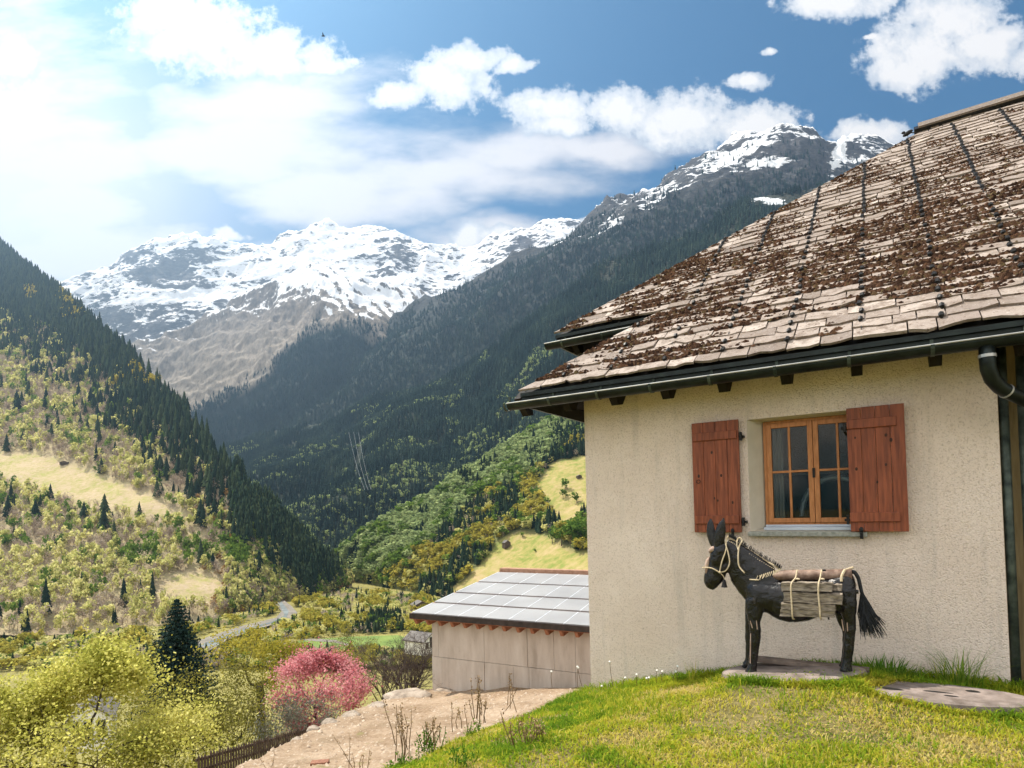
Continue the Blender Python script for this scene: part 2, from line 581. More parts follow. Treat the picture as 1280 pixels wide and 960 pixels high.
RIB = [   # the bare shoulder in front of the snow range: left flank in the sun, right flank wooded
    [(150, 452, 3800), (205, 432, 3900), (262, 405, 4000), (325, 370, 4080), (362, 346, 4120), (384, 337, 4150), (402, 340, 4150), (440, 352, 4120), (500, 368, 4050), (560, 385, 3980), (640, 420, 3900)],
    [(150, 500, 3600), (205, 480, 3620), (262, 452, 3640), (325, 424, 3650), (362, 404, 3650), (384, 392, 3640), (402, 388, 3640), (440, 388, 3640), (500, 405, 3620), (560, 425, 3600), (640, 455, 3550)],
    [(150, 560, 3400), (205, 545, 3420), (262, 520, 3400), (325, 490, 3370), (362, 470, 3350), (384, 452, 3330), (402, 440, 3330), (440, 432, 3330), (500, 450, 3320), (560, 470, 3300), (640, 500, 3280)],
    [(150, 640, 3200), (205, 630, 3200), (262, 620, 3180), (325, 600, 3150), (362, 590, 3120), (384, 580, 3110), (402, 575, 3110), (440, 570, 3110), (500, 575, 3110), (560, 585, 3110), (640, 600, 3110)],
]
SNOW = [
    [(-300, 470, 5200), (-120, 430, 5200), (0, 400, 5200), (70, 372, 5250), (120, 352, 5300), (160, 330, 5350), (200, 316, 5400), (235, 308, 5400), (268, 305, 5420), (300, 312, 5450), (335, 309, 5500), (368, 300, 5500), (400, 293, 5500), (440, 288, 5500), (470, 291, 5480), (497, 292, 5450), (520, 306, 5400), (560, 318, 5400), (590, 324, 5400), (640, 296, 5350), (690, 280, 5300), (740, 284, 5300), (840, 300, 5300)],
    [(-300, 520, 4900), (-120, 490, 4900), (0, 455, 4900), (70, 420, 4950), (120, 400, 5000), (160, 382, 5000), (200, 372, 5020), (235, 366, 5050), (268, 360, 5080), (300, 352, 5100), (335, 346, 5150), (368, 338, 5150), (400, 335, 5150), (440, 330, 5100), (470, 332, 5050), (497, 336, 5000), (520, 345, 5000), (560, 352, 5000), (590, 356, 5000), (640, 335, 4950), (690, 320, 4900), (740, 325, 4900), (840, 335, 4900)],
    [(-300, 580, 4600), (-120, 550, 4600), (0, 520, 4600), (70, 480, 4650), (120, 460, 4700), (160, 442, 4700), (200, 430, 4700), (235, 420, 4720), (268, 410, 4740), (300, 400, 4760), (335, 395, 4760), (368, 385, 4760), (400, 385, 4750), (440, 380, 4700), (470, 382, 4680), (497, 385, 4660), (520, 390, 4650), (560, 400, 4640), (590, 405, 4640), (640, 400, 4600), (690, 390, 4600), (740, 390, 4600), (840, 395, 4600)],
    [(-300, 650, 4300), (-120, 645, 4300), (0, 640, 4300), (70, 610, 4300), (120, 590, 4300), (160, 570, 4300), (200, 560, 4300), (235, 550, 4300), (268, 540, 4300), (300, 530, 4300), (335, 520, 4300), (368, 510, 4300), (400, 505, 4300), (440, 500, 4300), (470, 500, 4300), (497, 500, 4300), (520, 500, 4300), (560, 505, 4300), (590, 510, 4300), (640, 515, 4300), (690, 520, 4300), (740, 520, 4300), (840, 520, 4300)],
]



def slopes(rows, sl):
    """give each column depths so that it climbs from the valley floor with the slopes sl (foot first)"""
    out = [[None] * len(rows[0]) for _ in rows]
    for j in range(len(rows[0])):
        q = PZ(rows[-1][j][0], rows[-1][j][1], FLOOR - 3); Y, z = q[1], q[2]
        out[-1][j] = (rows[-1][j][0], rows[-1][j][1], Y)
        for k, s in zip(range(len(rows) - 2, -1, -1), sl):
            x, y = rows[k][j][0], rows[k][j][1]
            r_ = ray(x, y); m = r_[2] / r_[1]          # z = 1.6 + m Y
            s2 = max(s, m + .12)
            Y2 = (z - s2 * Y - EYE[2]) / (m - s2)
            z = EYE[2] + m * Y2; Y = Y2
            out[k][j] = (x, y, Y)
    return out


LEFT = slopes(LEFT, [.48, .58, .68, .80])
SPUR = slopes(SPUR, [.34, .42, .48, .55])
gL = loft(LEFT, 150, 120); gS = loft(SPUR, 110, 90); gF = loft(FRONT, 160, 100); gB = loft(BACK, 300, 150)
gR = loft(RIB, 240, 140); gN = loft(SNOW, 640, 190)


def rough(Gd, scale, amp, octs=4, ridged=False, fade=True, z=0.0):
    n = fbm(Gd / scale + z, octs, 0.5, ridged) - 0.5
    Gd = Gd.copy()
    Gd[..., 2] += n * amp
    return Gd


gL = rough(gL, 90, 22); gS = rough(gS, 80, 16); gF = rough(gF, 300, 210, 5); gB = rough(rough(gB, 330, 200, 6, True, z=5.), 80, 45, 4, True, z=7.)
gR = rough(rough(gR, 420, 210, 6, True, z=2.), 130, 85, 5, True, z=1.); gN = rough(rough(gN, 680, 330, 7, True, z=9.), 210, 120, 6, True, z=3.)


def px_of(Gd):
    q = project(Gd.reshape(-1, 3)).reshape(Gd.shape[0], Gd.shape[1], 2)
    return q[..., 0], q[..., 1]


MEADOWS_L = [[(-300, 550), (0, 566), (45, 566), (120, 592), (190, 622), (250, 652), (212, 654), (150, 640), (96, 634), (40, 616), (0, 600), (-300, 590)],
             [(188, 742), (212, 720), (240, 714), (278, 724), (280, 748), (250, 762), (196, 756)],
             [(300, 600), (330, 622), (330, 634), (296, 616)]]
MEADOWS_S = [[(664, 612), (690, 578), (730, 570), (800, 560), (800, 640), (735, 640), (722, 655), (700, 660), (688, 640)],
             [(552, 742), (585, 722), (604, 700), (628, 672), (650, 664), (690, 672), (720, 690), (800, 690), (800, 810), (640, 790)]]


def meadow_mask(px, py, polys):
    m = np.zeros(px.shape, bool)
    for p in polys: m |= inpoly(px, py, p)
    return m


# ---- ground materials
def hillmat(name, soil, grass, field, nscale):
    m, t = newmat(name)
    g = t.n('ShaderNodeNewGeometry').outputs['Position']
    n1 = t.noise(g, nscale, 6, .6); n2 = t.noise(g, nscale * 6, 4, .6)
    base = t.ramp(t.math('ADD', t.math('MULTIPLY', n1, .6), t.math('MULTIPLY', n2, .4)), [(.36, soil), (.6, grass)])
    f2 = t.ramp(t.math('ADD', t.math('MULTIPLY', n1, .5), t.math('MULTIPLY', n2, .5)), [(.36, field[0]), (.5, field[1]), (.62, field[2])])
    c = t.mix(t.attr('field'), base, f2)
    t.out(t.principled(c, .95, t.bump(n2, .6, 2.0), spec=.1))
    return m


m_left = hillmat('left_slope_ground', (.27, .21, .145, 1), (.40, .34, .19, 1), [(.46, .36, .25, 1), (.40, .325, .18, 1), (.29, .29, .085, 1)], .035)
m_spur = hillmat('spur_ground', (.08, .09, .04, 1), (.16, .17, .07, 1), [(.40, .30, .16, 1), (.30, .26, .09, 1), (.17, .21, .045, 1)], .02)
m_floor = hillmat('valley_ground', (.17, .15, .06, 1), (.28, .25, .08, 1), [(.16, .25, .05, 1), (.19, .30, .06, 1), (.22, .32, .07, 1)], .015)


def rockmat(name, snow_lo, snow_hi, rock1, rock2, veg=None, veglo=0, veghi=1, nscale=.004, snowbias=0.0, stretch=(1, 1, 2.5)):
    """rock, snow above a height and where it is flat enough, dark woods or turf below"""
    m, t = newmat(name)
    geo = t.n('ShaderNodeNewGeometry'); g = geo.outputs['Position']
    sp = t.n('ShaderNodeSeparateXYZ'); t.set(sp.inputs[0], g)
    sn = t.n('ShaderNodeSeparateXYZ'); t.set(sn.inputs[0], geo.outputs['Normal'])
    v = t.scaled(g, stretch, (0.35, 0.25, 0.5))
    n1 = t.noise(v, nscale, 9, .68); n2 = t.noise(v, nscale * 4.5, 8, .7)
    hgt = t.n('ShaderNodeMapRange'); t.set(hgt.inputs[0], sp.outputs[2]); hgt.inputs[1].default_value = snow_lo; hgt.inputs[2].default_value = snow_hi
    s = t.math('ADD', t.math('MULTIPLY', hgt.outputs[0], .55), t.math('MULTIPLY', n1, 1.1))
    s = t.math('ADD', s, t.math('MULTIPLY', n2, .9))
    s = t.math('ADD', s, t.math('MULTIPLY', sn.outputs[2], .55))
    s = t.math('ADD', s, t.attr('snow'))
    sm = t.smooth(s, 1.64 - snowbias, 1.70 - snowbias)
    rock = t.ramp(n2, [(.35, rock1), (.65, rock2)])
    if veg:
        vh = t.n('ShaderNodeMapRange'); t.set(vh.inputs[0], t.math('ADD', sp.outputs[2], t.math('MULTIPLY', t.math('SUBTRACT', n1, .5), 700)))
        vh.inputs[1].default_value = veghi; vh.inputs[2].default_value = veglo
        rock = t.mix(vh.outputs[0], rock, t.ramp(n2, [(.4, veg[0]), (.6, veg[1])]))
    rock = t.mix(t.attr('woods'), rock, (.020, .030, .028, 1))
    c = t.mix(sm, rock, (.76, .79, .84, 1))
    t.out(t.principled(c, .9, t.bump(n2, .5, 25.0), spec=.1))
    return m


m_snow = rockmat('snow_range_rock', 500, 1900, (.055, .055, .068, 1), (.15, .14, .14, 1), nscale=.0045, snowbias=-.07)
m_rib = rockmat('shoulder_turf', 900, 2000, (.06, .058, .062, 1), (.20, .17, .15, 1), veg=[(.32, .275, .22, 1), (.47, .41, .34, 1)], veglo=400, veghi=1500, nscale=.007, snowbias=.06, stretch=(1.6, 1, .7))
m_back = rockmat('peak_rock', 900, 1900, (.028, .032, .042, 1), (.095, .092, .094, 1), veg=[(.018, .028, .026, 1), (.035, .045, .036, 1)], veglo=800, veghi=1500, nscale=.006, snowbias=-.14)
m_front = rockmat('forest_slope', 1400, 2600, (.025, .034, .03, 1), (.08, .078, .065, 1), veg=[(.018, .028, .024, 1), (.04, .048, .034, 1)], veglo=500, veghi=1200, nscale=.01, snowbias=-.35)

for nm, gd, polys, mt in (('left_hillside', gL, MEADOWS_L, m_left), ('spur_hillside', gS, MEADOWS_S, m_spur)):
    X, Y_ = px_of(gd)
    land(nm, gd, mt, {'field': soft(meadow_mask(X, Y_, polys), 1)})


def patch(X, Y_, lst):
    s = np.zeros(X.shape)
    for (cx, cy_, rx, ry, ang, a) in lst:
        c, s_ = math.cos(rad(ang)), math.sin(rad(ang))
        dx, dy = X - cx, Y_ - cy_
        q = ((dx * c + dy * s_) / rx) ** 2 + ((-dx * s_ + dy * c) / ry) ** 2
        s += a * np.exp(-q * 1.2)
    return s


X, Y_ = px_of(gF)
sF = patch(X, Y_, [(965, 252, 34, 8, 5, .9), (845, 383, 10, 5, -30, .2), (560, 432, 14, 3, -25, .35), (505, 434, 16, 4, -28, .35), (596, 360, 20, 4, -25, .3), (440, 478, 10, 4, -30, .3), (520, 430, 24, 5, -22, .3)])
land('forest_mountainside', gF, m_front, {'snow': sF})
X, Y_ = px_of(gB)
sB = patch(X, Y_, [(955, 203, 60, 8, -2, .36), (940, 182, 30, 7, -25, .25), (1048, 195, 8, 30, 20, .5), (820, 250, 60, 10, -28, .3), (760, 285, 30, 10, -30, .3), (1080, 195, 20, 10, 0, .2), (880, 250, 40, 10, -30, .1),
                   (1005, 195, 26, 22, 0, -.3), (900, 280, 120, 20, -10, -.5), (600, 350, 100, 40, -28, -.1)])
land('peak_mountainside', gB, m_back, {'snow': sB})
X, Y_ = px_of(gR)
sR = patch(X, Y_, [(500, 385, 70, 16, 20, .16), (440, 365, 50, 10, 10, .10), (270, 440, 80, 30, -30, -.35), (340, 420, 50, 30, -30, -.25), (440, 420, 60, 30, 0, -.35), (380, 480, 120, 50, 0, -.5), (330, 490, 30, 8, -25, .25), (300, 505, 30, 5, -25, .2)])
ck = (Y_ - 337) * .80 - (X - 384) * .60 + (fbm(np.stack([X / 26, Y_ / 26, 0 * X], -1), 4) - .5) * 26
right = np.clip((X - 384 - (Y_ - 337) * .18) / 14, 0, 1)
sR = sR + right * (np.sin(ck / 1.9) * .22 + .10) * np.clip((430 - Y_) / 30, 0, 1) + (1 - right) * patch(X, Y_, [(372, 350, 26, 12, -30, .25), (330, 385, 40, 8, -32, .16), (250, 430, 60, 10, -28, .10)])
FLW = [(150, 560), (300, 490), (345, 445), (372, 420), (395, 400), (410, 392), (430, 398), (462, 416), (520, 430), (640, 460)]
wR = np.clip((Y_ - np.interp(X, *zip(*FLW))) / 14 + (fbm(gR / 200.0 + 11, 3) - .5) * 3, 0, 1)
land('shoulder_mountainside', gR, m_rib, {'snow': sR, 'woods': wR})
X, Y_ = px_of(gN)
sN = patch(X, Y_, [(205, 340, 46, 18, 5, -.38), (260, 325, 24, 10, 20, -.2), (500, 315, 16, 20, -60, -.3), (300, 335, 60, 10, 0, .25), (410, 312, 40, 14, 0, .2), (230, 370, 60, 6, -5, .3), (215, 385, 40, 5, 0, -.1), (660, 300, 40, 16, -20, -.15)])
land('snow_mountainside', gN, m_snow, {'snow': sN})

# ---- the ground sheet out to the horizon: the knoll we stand on drops to the valley floor
rr = np.concatenate([[0.0], np.geomspace(3, 14000, 90)])
th = np.linspace(-math.pi, math.pi, 145)
RR, TT = np.meshgrid(rr, th, indexing='ij')
zz = np.interp(RR, [0, 3, 6, 9.5, 20, 30, 60, 300, 420, 900, 14000], [-1.2, -1.2, -1.4, -3.4, -5.6, -9.0, -24, -100, FLOOR, FLOOR, FLOOR])
gx, gy = RR * np.sin(TT), RR * np.cos(TT)
gp = np.stack([gx, gy, zz], -1)
amp = np.interp(RR, [0, 25, 60, 300, 1000], [0, 0, 1.5, 3.0, 3.0])
gp[..., 2] += (fbm(np.stack([gx, gy, 0 * gx], -1) / 40.0, 4) - .5) * amp
Xg, Yg = project(np.where(gp[..., 1:2] > 5, gp, np.array([0, 10, 0.]))[..., :].reshape(-1, 3)).reshape(RR.shape + (2,)).transpose(2, 0, 1)
tag(mesh_obj('valley_ground', gp.reshape(-1, 3), grid_faces(len(rr), len(th)), m_floor, smooth=True, attrs={'field': np.zeros(RR.size)}), kind='structure')


def flat_sheet(name, poly, mat, lift=0.6, depth_fn=None):
    """a sheet on the valley floor from a pixel outline"""
    pts = [PZ(x, y, FLOOR + 1.6 + lift) for x, y in poly]
    MBs = MB(); MBs.add(pts, [list(range(len(pts)))])
    return tag(MBs.build(name, mat), kind='structure')


m_field = simple('field_grass', (.11, .17, .035, 1), (.17, .23, .05, 1), .05, .9, 0.2, .2)
m_river = simple('river_gravel', (.15, .135, .11, 1), (.235, .21, .18, 1), .08, .9, .3, .3)
m_water = simple('river_water', (.11, .135, .14, 1), (.20, .225, .225, 1), .05, .7, .2, .1, spec=.08)
flat_sheet('meadow', [(372, 801), (430, 796), (498, 794), (520, 800), (512, 812), (470, 812), (400, 812), (368, 811)], m_field)
flat_sheet('riverbed', [(236, 806), (262, 795), (300, 783), (345, 772), (352, 764), (340, 751), (352, 748), (364, 757), (372, 766), (366, 773), (330, 784), (290, 797), (268, 810), (250, 818)], m_river)
flat_sheet('river', [(246, 808), (290, 790), (340, 777), (356, 769), (348, 754), (352, 752), (361, 764), (358, 772), (320, 785), (284, 797), (258, 813)], m_water, lift=.75)
flat_sheet('road', [(375, 797), (420, 800), (440, 806), (437, 808), (418, 803), (375, 800)], m_river, lift=.7)
# ------------------------------------------------------------------ tree templates (unit height, base at 0)
def conifer_tpl(T, n, seed, width=0.17, low=0.06):
    r = np.random.default_rng(seed); V = []; F = []; A = []
    for i in range(T):
        f = i / T
        z0 = low + (1 - low) * f ** 0.9 * 0.93
        R0 = width * (1 - f) ** 0.85 + 0.012
        apex = min(1.0, z0 + (0.30 * (1 - f) + 0.10)) if i < T - 1 else 1.0
        b = len(V); V.append((r.normal(0, .004), r.normal(0, .004), apex)); A.append(.75)
        off = r.random() * 6.28
        for k in range(2 * n):
            rr_ = R0 * (r.uniform(.85, 1.2) if k % 2 == 0 else r.uniform(.35, .6))
            an = off + math.pi * k / n + r.normal(0, .06)
            zz_ = z0 + (-.03 if k % 2 == 0 else .02) + r.normal(0, .008)
            V.append((rr_ * math.cos(an), rr_ * math.sin(an), zz_)); A.append(r.uniform(.1, .75))
        for k in range(2 * n):
            F.append((b, b + 1 + k, b + 1 + (k + 1) % (2 * n)))
    return np.array(V), np.array(F), np.array(A)


def leaf_quads(C, S, r, flat=0.0):
    """random oriented quads at centres C with sizes S -> V, F"""
    m = len(C)
    a = r.normal(size=(m, 3)); a /= np.linalg.norm(a, axis=1, keepdims=True)
    b = r.normal(size=(m, 3)); b -= a * (a * b).sum(1, keepdims=True); b /= np.linalg.norm(b, axis=1, keepdims=True)
    S = np.asarray(S).reshape(-1, 1)
    a = a * S * .5; b = b * S * .5 * r.uniform(.55, 1, (m, 1))
    V = np.stack([C - a, C - b * .9 + a * .1, C + a, C + b], 1).reshape(-1, 3)
    F = np.arange(4 * m).reshape(m, 4)
    return V, F


def broad_tpl(nl, seed, size, lobes=5, w=0.36):
    r = np.random.default_rng(seed); C = []
    L = [(r.normal(0, .13), r.normal(0, .13), r.uniform(.38, .78), r.uniform(.16, .26)) for _ in range(lobes)] + [(0, 0, .62, .30)]
    while len(C) < nl:
        l = L[r.integers(len(L))]
        d = r.normal(size=3); d /= np.linalg.norm(d)
        p = np.array(l[:3]) + d * l[3] * r.uniform(.55, 1.0) ** .5 * np.array([w / .36, w / .36, 1.05])
        if 0.1 < p[2] < 1.02: C.append(p)
    C = np.array(C)
    V, F = leaf_quads(C, r.uniform(.7, 1.3, nl) * size, r)
    return V, F, np.repeat(r.uniform(0, 1, nl), 4)


def bare_tpl(nt, seed):
    """a leafless crown: stem and many thin rising twigs"""
    r = np.random.default_rng(seed); V = []; F = []; A = []
    def twig(p, q, wd):
        d = np.array(q) - p; s = np.cross(d, r.normal(size=3)); s = s / (np.linalg.norm(s) + 1e-9) * wd
        b = len(V); V.extend([p - s, p + s, q + s * .4, q - s * .4]); F.append((b, b + 1, b + 2, b + 3)); A.extend([r.random()] * 4)
    twig(np.array([0, 0, 0.]), np.array([0, 0, .6]), .014); twig(np.array([0, 0, 0.]), np.array([0, 0.01, .6]), .014)
    for _ in range(nt):
        z0 = r.uniform(.2, .6); an = r.uniform(0, 6.28); ln = r.uniform(.2, .42); up = r.uniform(.5, 1.0)
        p = np.array([0, 0, z0]); q = p + np.array([math.cos(an) * ln * .7, math.sin(an) * ln * .7, ln * up])
        twig(p, q, .009)
        for _ in range(3):
            f = r.uniform(.4, .9); p2 = p + (q - p) * f
            q2 = p2 + np.array([r.normal(0, .09), r.normal(0, .09), r.uniform(.06, .18)])
            twig(p2, q2, .011)
    C = np.stack([r.normal(0, .15, 22), r.normal(0, .15, 22), r.uniform(.35, .95, 22)], -1)
    V2, F2 = leaf_quads(C, r.uniform(.06, .13, 22), r)
    F2 = F2 + len(V); V = np.concatenate([np.array(V), V2]); A = np.concatenate([A, np.repeat(r.uniform(.3, 1, 22), 4)])
    V[:, 2] = np.minimum(V[:, 2], 1.0)
    return V, np.concatenate([np.array(F), F2]), np.array(A)


def merge(tpls, pos, ht, wid, r, shade=None):
    """merge many trees into arrays"""
    k = len(pos); which = r.integers(len(tpls), size=k); Vs = []; Fs = []; As = []; base = 0
    rndt = r.uniform(0, 1, k) if shade is None else shade
    for i, (V, F, A) in enumerate(tpls):
        s = np.where(which == i)[0]
        if not len(s): continue
        an = r.uniform(0, 6.28, len(s)); c, sn = np.cos(an), np.sin(an)
        x = V[None, :, 0] * c[:, None] - V[None, :, 1] * sn[:, None]
        y = V[None, :, 0] * sn[:, None] + V[None, :, 1] * c[:, None]
        W = (ht[s] * wid[s])[:, None]
        out = np.stack([x * W, y * W, V[None, :, 2] * ht[s][:, None]], -1) + pos[s][:, None, :]
        n = len(V)
        Fs.append((F[None] + (np.arange(len(s)) * n)[:, None, None]).reshape(-1, F.shape[1]) + base)
        Vs.append(out.reshape(-1, 3)); base += len(s) * n
        As.append((A[None] * .45 + rndt[s][:, None] * .55).ravel())
    return np.concatenate(Vs), np.concatenate(Fs), np.concatenate(As)


# ---- foliage colours
m_spruce = leafmat('spruce_needles', [(.1, (.007, .017, .014, 1)), (.5, (.018, .034, .022, 1)), (.9, (.055, .075, .035, 1))], .12)
m_farspruce = leafmat('far_spruce_needles', [(.1, (.007, .015, .016, 1)), (.5, (.018, .034, .032, 1)), (.80, (.04, .062, .048, 1)), (.97, (.12, .14, .07, 1))], .12, nscale=.009)
m_larch = leafmat('larch_needles', [(.1, (.30, .24, .03, 1)), (.9, (.50, .40, .05, 1))], .4)
m_pale = leafmat('spring_leaves', [(.1, (.28, .29, .09, 1)), (.4, (.48, .48, .16, 1)), (.7, (.68, .63, .26, 1)), (.95, (.78, .72, .42, 1))], .55)
m_green = leafmat('green_leaves', [(.1, (.06, .115, .02, 1)), (.5, (.13, .21, .035, 1)), (.9, (.25, .33, .06, 1))], .4)
m_mint = leafmat('pale_green_leaves', [(.1, (.15, .20, .085, 1)), (.5, (.29, .36, .155, 1)), (.9, (.44, .50, .22, 1))], .52)
m_olive = leafmat('olive_leaves', [(.1, (.17, .165, .03, 1)), (.5, (.36, .32, .055, 1)), (.9, (.55, .45, .09, 1))], .55)
m_bare = leafmat('bare_twigs', [(.1, (.22, .165, .125, 1)), (.5, (.40, .32, .25, 1)), (.9, (.56, .47, .38, 1))], .35)
m_russet = leafmat('budding_twigs', [(.1, (.26, .15, .05, 1)), (.9, (.45, .28, .10, 1))], .3)

CON = [conifer_tpl(7, 7, s, .15 + .012 * s) for s in range(4)]
CONF = [conifer_tpl(4, 4, 20 + s, .17) for s in range(4)]
BRD = [broad_tpl(95, s, .17, 5) for s in range(4)]
BRDF = [broad_tpl(34, 40 + s, .27, 3, .42) for s in range(4)]
BAR = [bare_tpl(14, s) for s in range(4)]
BRDM = [broad_tpl(46, 60 + s, .235, 4) for s in range(4)]


class Sampler:
    def __init__(s, Gd):
        s.G = Gd
        a = np.linalg.norm(np.cross(Gd[1:, :-1] - Gd[:-1, :-1], Gd[:-1, 1:] - Gd[:-1, :-1]), axis=-1)
        s.w = a.ravel() / a.sum(); s.sh = a.shape; s.area = a.sum()

    def take(s, n, r, bias=None):
        w = s.w
        if bias is not None:
            w = w * bias.ravel(); w = w / w.sum()
        c = r.choice(len(w), n, p=w); i, j = c // s.sh[1], c % s.sh[1]
        u, v = r.random(n)[:, None], r.random(n)[:, None]
        G_ = s.G
        p = (G_[i, j] * (1 - u) + G_[i + 1, j] * u) * (1 - v) + (G_[i, j + 1] * (1 - u) + G_[i + 1, j + 1] * u) * v
        q = project(p)
        return p, q[:, 0], q[:, 1]


def visible(px, py, m=40):
    return (px > -m) & (px < 1280 + m) & (py > -m) & (py < 960 + m)


def plant(kind, name, label, cat, group, tpls, mat, pos, ht, wid, r, keep=0, stuffname=None):
    """the nearest `keep` stand as objects of their own, the rest as one mass"""
    qx = project(pos)[:, 0]
    order = np.argsort(-(ht / np.maximum(pos[:, 1], 1)) * ((qx > 0) & (qx < 735)))
    solo, rest = order[:keep], order[keep:]
    if keep:
        protos = []
        for i, idx in enumerate(solo):
            s = float(ht[idx]); wd = float(wid[idx] * ht[idx])
            if i < len(tpls):
                V, F, A = tpls[i]
                o = mesh_obj(name, V, F, mat, attrs={'rnd': A * .6 + .2}, origin=(0, 0, 0))
                tag(o, label, cat, group); protos.append(o)
            else:
                o = protos[i % len(protos)].copy(); col.objects.link(o)
            o.location = [float(v) for v in pos[idx]]; o.scale = (wd, wd, s); o.rotation_euler = (0, 0, random.uniform(0, 6.28))
    if len(rest):
        V, F, A = merge(BRDM if tpls is BRD else tpls, pos[rest], ht[rest], wid[rest], r)
        tag(mesh_obj(stuffname, V, F, mat, attrs={'rnd': A}), kind='stuff')


r = np.random.default_rng(5)
# ------------------------------------------------ left slope
SL = Sampler(gL)
p, px, py = SL.take(135000, r)
_b = np.zeros(SL.sh); _b[:, int(SL.sh[1] * .66):] = 1
p2, px2, py2 = SL.take(9000, r, _b)
p = np.concatenate([p, p2]); px = np.concatenate([px, px2]); py = np.concatenate([py, py2])
ok = visible(px, py) & ~meadow_mask(px, py, MEADOWS_L)
p, px, py = p[ok], px[ok], py[ok]
nn = fbm(p / 45.0, 3); n2 = fbm(p / 18.0 + 40, 2)
CONLINE = [(-60, 420), (0, 428), (60, 450), (100, 480), (150, 530), (200, 580), (250, 615), (300, 668), (350, 712), (400, 728), (440, 735)]
d_con = np.interp(px, *zip(*CONLINE)) - py                       # >0 inside the spruce belt
pc = np.clip(.5 + d_con / 60.0 + (nn - .5) * 3.0, 0, 1)
d_con = np.where((px > 300), d_con + 26, d_con)
u = r.random(len(p))
is_con = u < np.where(d_con > 40, np.clip(pc, .86, 1), pc * .6 + .02)
spots = [(94, 390, 16), (112, 384, 14), (180, 470, 16), (196, 474, 10), (38, 370, 9), (148, 482, 8), (80, 372, 8)]
larch = np.zeros(len(p), bool)
for (cx, cy_, rr_) in spots: larch |= ((px - cx) ** 2 + (py - cy_) ** 2 < rr_ ** 2) & (r.random(len(p)) < .45)
kind = np.where(larch, 'L', np.where(is_con, 'C', 'D'))
# the other trees: bare twigs, spring leaf, green, russet
v = r.random(len(p)); g = fbm(p / 30.0 + 90, 3)
sub = np.where(g > .58, 'P', np.where(g > .50, 'G', 'B')); sub = np.where((v < .34), 'B', np.where(v > .85, 'P', sub))
low = py > 690
sub = np.where(low & (v > .55), 'P', sub)
sub = np.where((px > 240) & (py > 600) & (v > .72), 'R', sub)
greenclump = [(168, 700, 16), (185, 690, 12), (190, 705, 10), (240, 698, 12), (262, 695, 12), (285, 690, 12), (300, 705, 12), (248, 680, 8)]
kind = np.where(kind == 'D', sub, kind)
for (cx, cy_, rr_) in greenclump: kind = np.where((px - cx) ** 2 + (py - cy_) ** 2 < rr_ ** 2, 'G', kind)
# the far tip of the ridge: dark spruces with light green among them
tip = (px > 310) & (d_con > 0)
kind = np.where(tip & (v > .80), 'G', kind)
dens = {'C': .88, 'L': .8, 'P': .85, 'G': .7, 'B': .85, 'R': .6}
keepit = r.random(len(p)) < np.vectorize(dens.get)(kind)
p, px, py, kind, d_con = p[keepit], px[keepit], py[keepit], kind[keepit], d_con[keepit]
# nearer trees do not hide the slope: sizes in metres
k = kind == 'C'
plant('C', 'spruce_tree', 'dark green spruce in the wood on the sunny left slope', 'spruce', 'spruces on the left slope', CON, m_spruce, p[k], 13 + 24 * r.random(k.sum()) ** 1.3, r.uniform(.7, 1.4, k.sum()), r, 180, 'spruce_forest')
k = kind == 'L'
plant('L', 'larch_tree', 'bright yellow tree standing among the spruces high on the left slope', 'larch', 'yellow trees in the spruce wood', BRD, m_larch, p[k], r.uniform(15, 22, k.sum()), r.uniform(.75, 1.0, k.sum()), r, int(k.sum()), 'larch_woods')
k = kind == 'P'
plant('P', 'broadleaf_tree', 'pale yellow green tree in young leaf on the lower left slope', 'tree', 'spring trees on the left slope', BRD, m_pale, p[k], r.uniform(10, 20, k.sum()), r.uniform(.5, .85, k.sum()), r, 110, 'spring_woods')
k = kind == 'G'
plant('G', 'broadleaf_tree', 'fresh green leafy tree on the left slope', 'tree', 'green trees on the left slope', BRD, m_green, p[k], r.uniform(11, 20, k.sum()), r.uniform(.5, .8, k.sum()), r, 60, 'green_woods')
k = kind == 'R'
plant('R', 'budding_tree', 'orange brown budding tree on the end of the left slope', 'tree', 'russet trees on the left slope', BRD, m_russet, p[k], r.uniform(7, 12, k.sum()), r.uniform(.8, 1.1, k.sum()), r, 60, 'russet_woods')
k = kind == 'B'
plant('B', 'bare_tree', 'leafless grey brown tree on the left slope', 'tree', 'bare trees on the left slope', BAR, m_bare, p[k], r.uniform(10, 18, k.sum()), r.uniform(.6, 1.0, k.sum()), r, 150, 'bare_woods')
print('left slope', len(p))

# ------------------------------------------------ spur: pale green woods, darker and yellower below
SS = Sampler(gS)
p, px, py = SS.take(21000, r)
ok = visible(px, py) & (px < 985) & ~meadow_mask(px, py, MEADOWS_S)
p, px, py = p[ok], px[ok], py[ok]
LOW = [(430, 735), (500, 712), (560, 660), (600, 622), (640, 606), (690, 572), (720, 545), (760, 540)]
dl = py - np.interp(px, *zip(*LOW))
g = fbm(p / 35.0 + 7, 3); v = r.random(len(p))
kind = np.where(dl < 0, 'M', np.where(g > .53, 'O', np.where(g > .45, 'G', 'C')))
kind = np.where((dl < 0) & (g > .60) & (v > .3), 'G', kind)
kind = np.where((dl >= 0) & (v > .8), 'P', kind)
kind = np.where((dl >= 0) & (v < .12), 'B', kind)
kind = np.where((dl < -4) & (g < .36) & (v > .4), 'C', kind)
kind = np.where((px > 690) & (py < 575) & (dl > -30) & (v > .45), 'C', kind)
keepit = r.random(len(p)) < np.where(kind == 'M', .95, .85)
p, px, py, kind = p[keepit], px[keepit], py[keepit], kind[keepit]
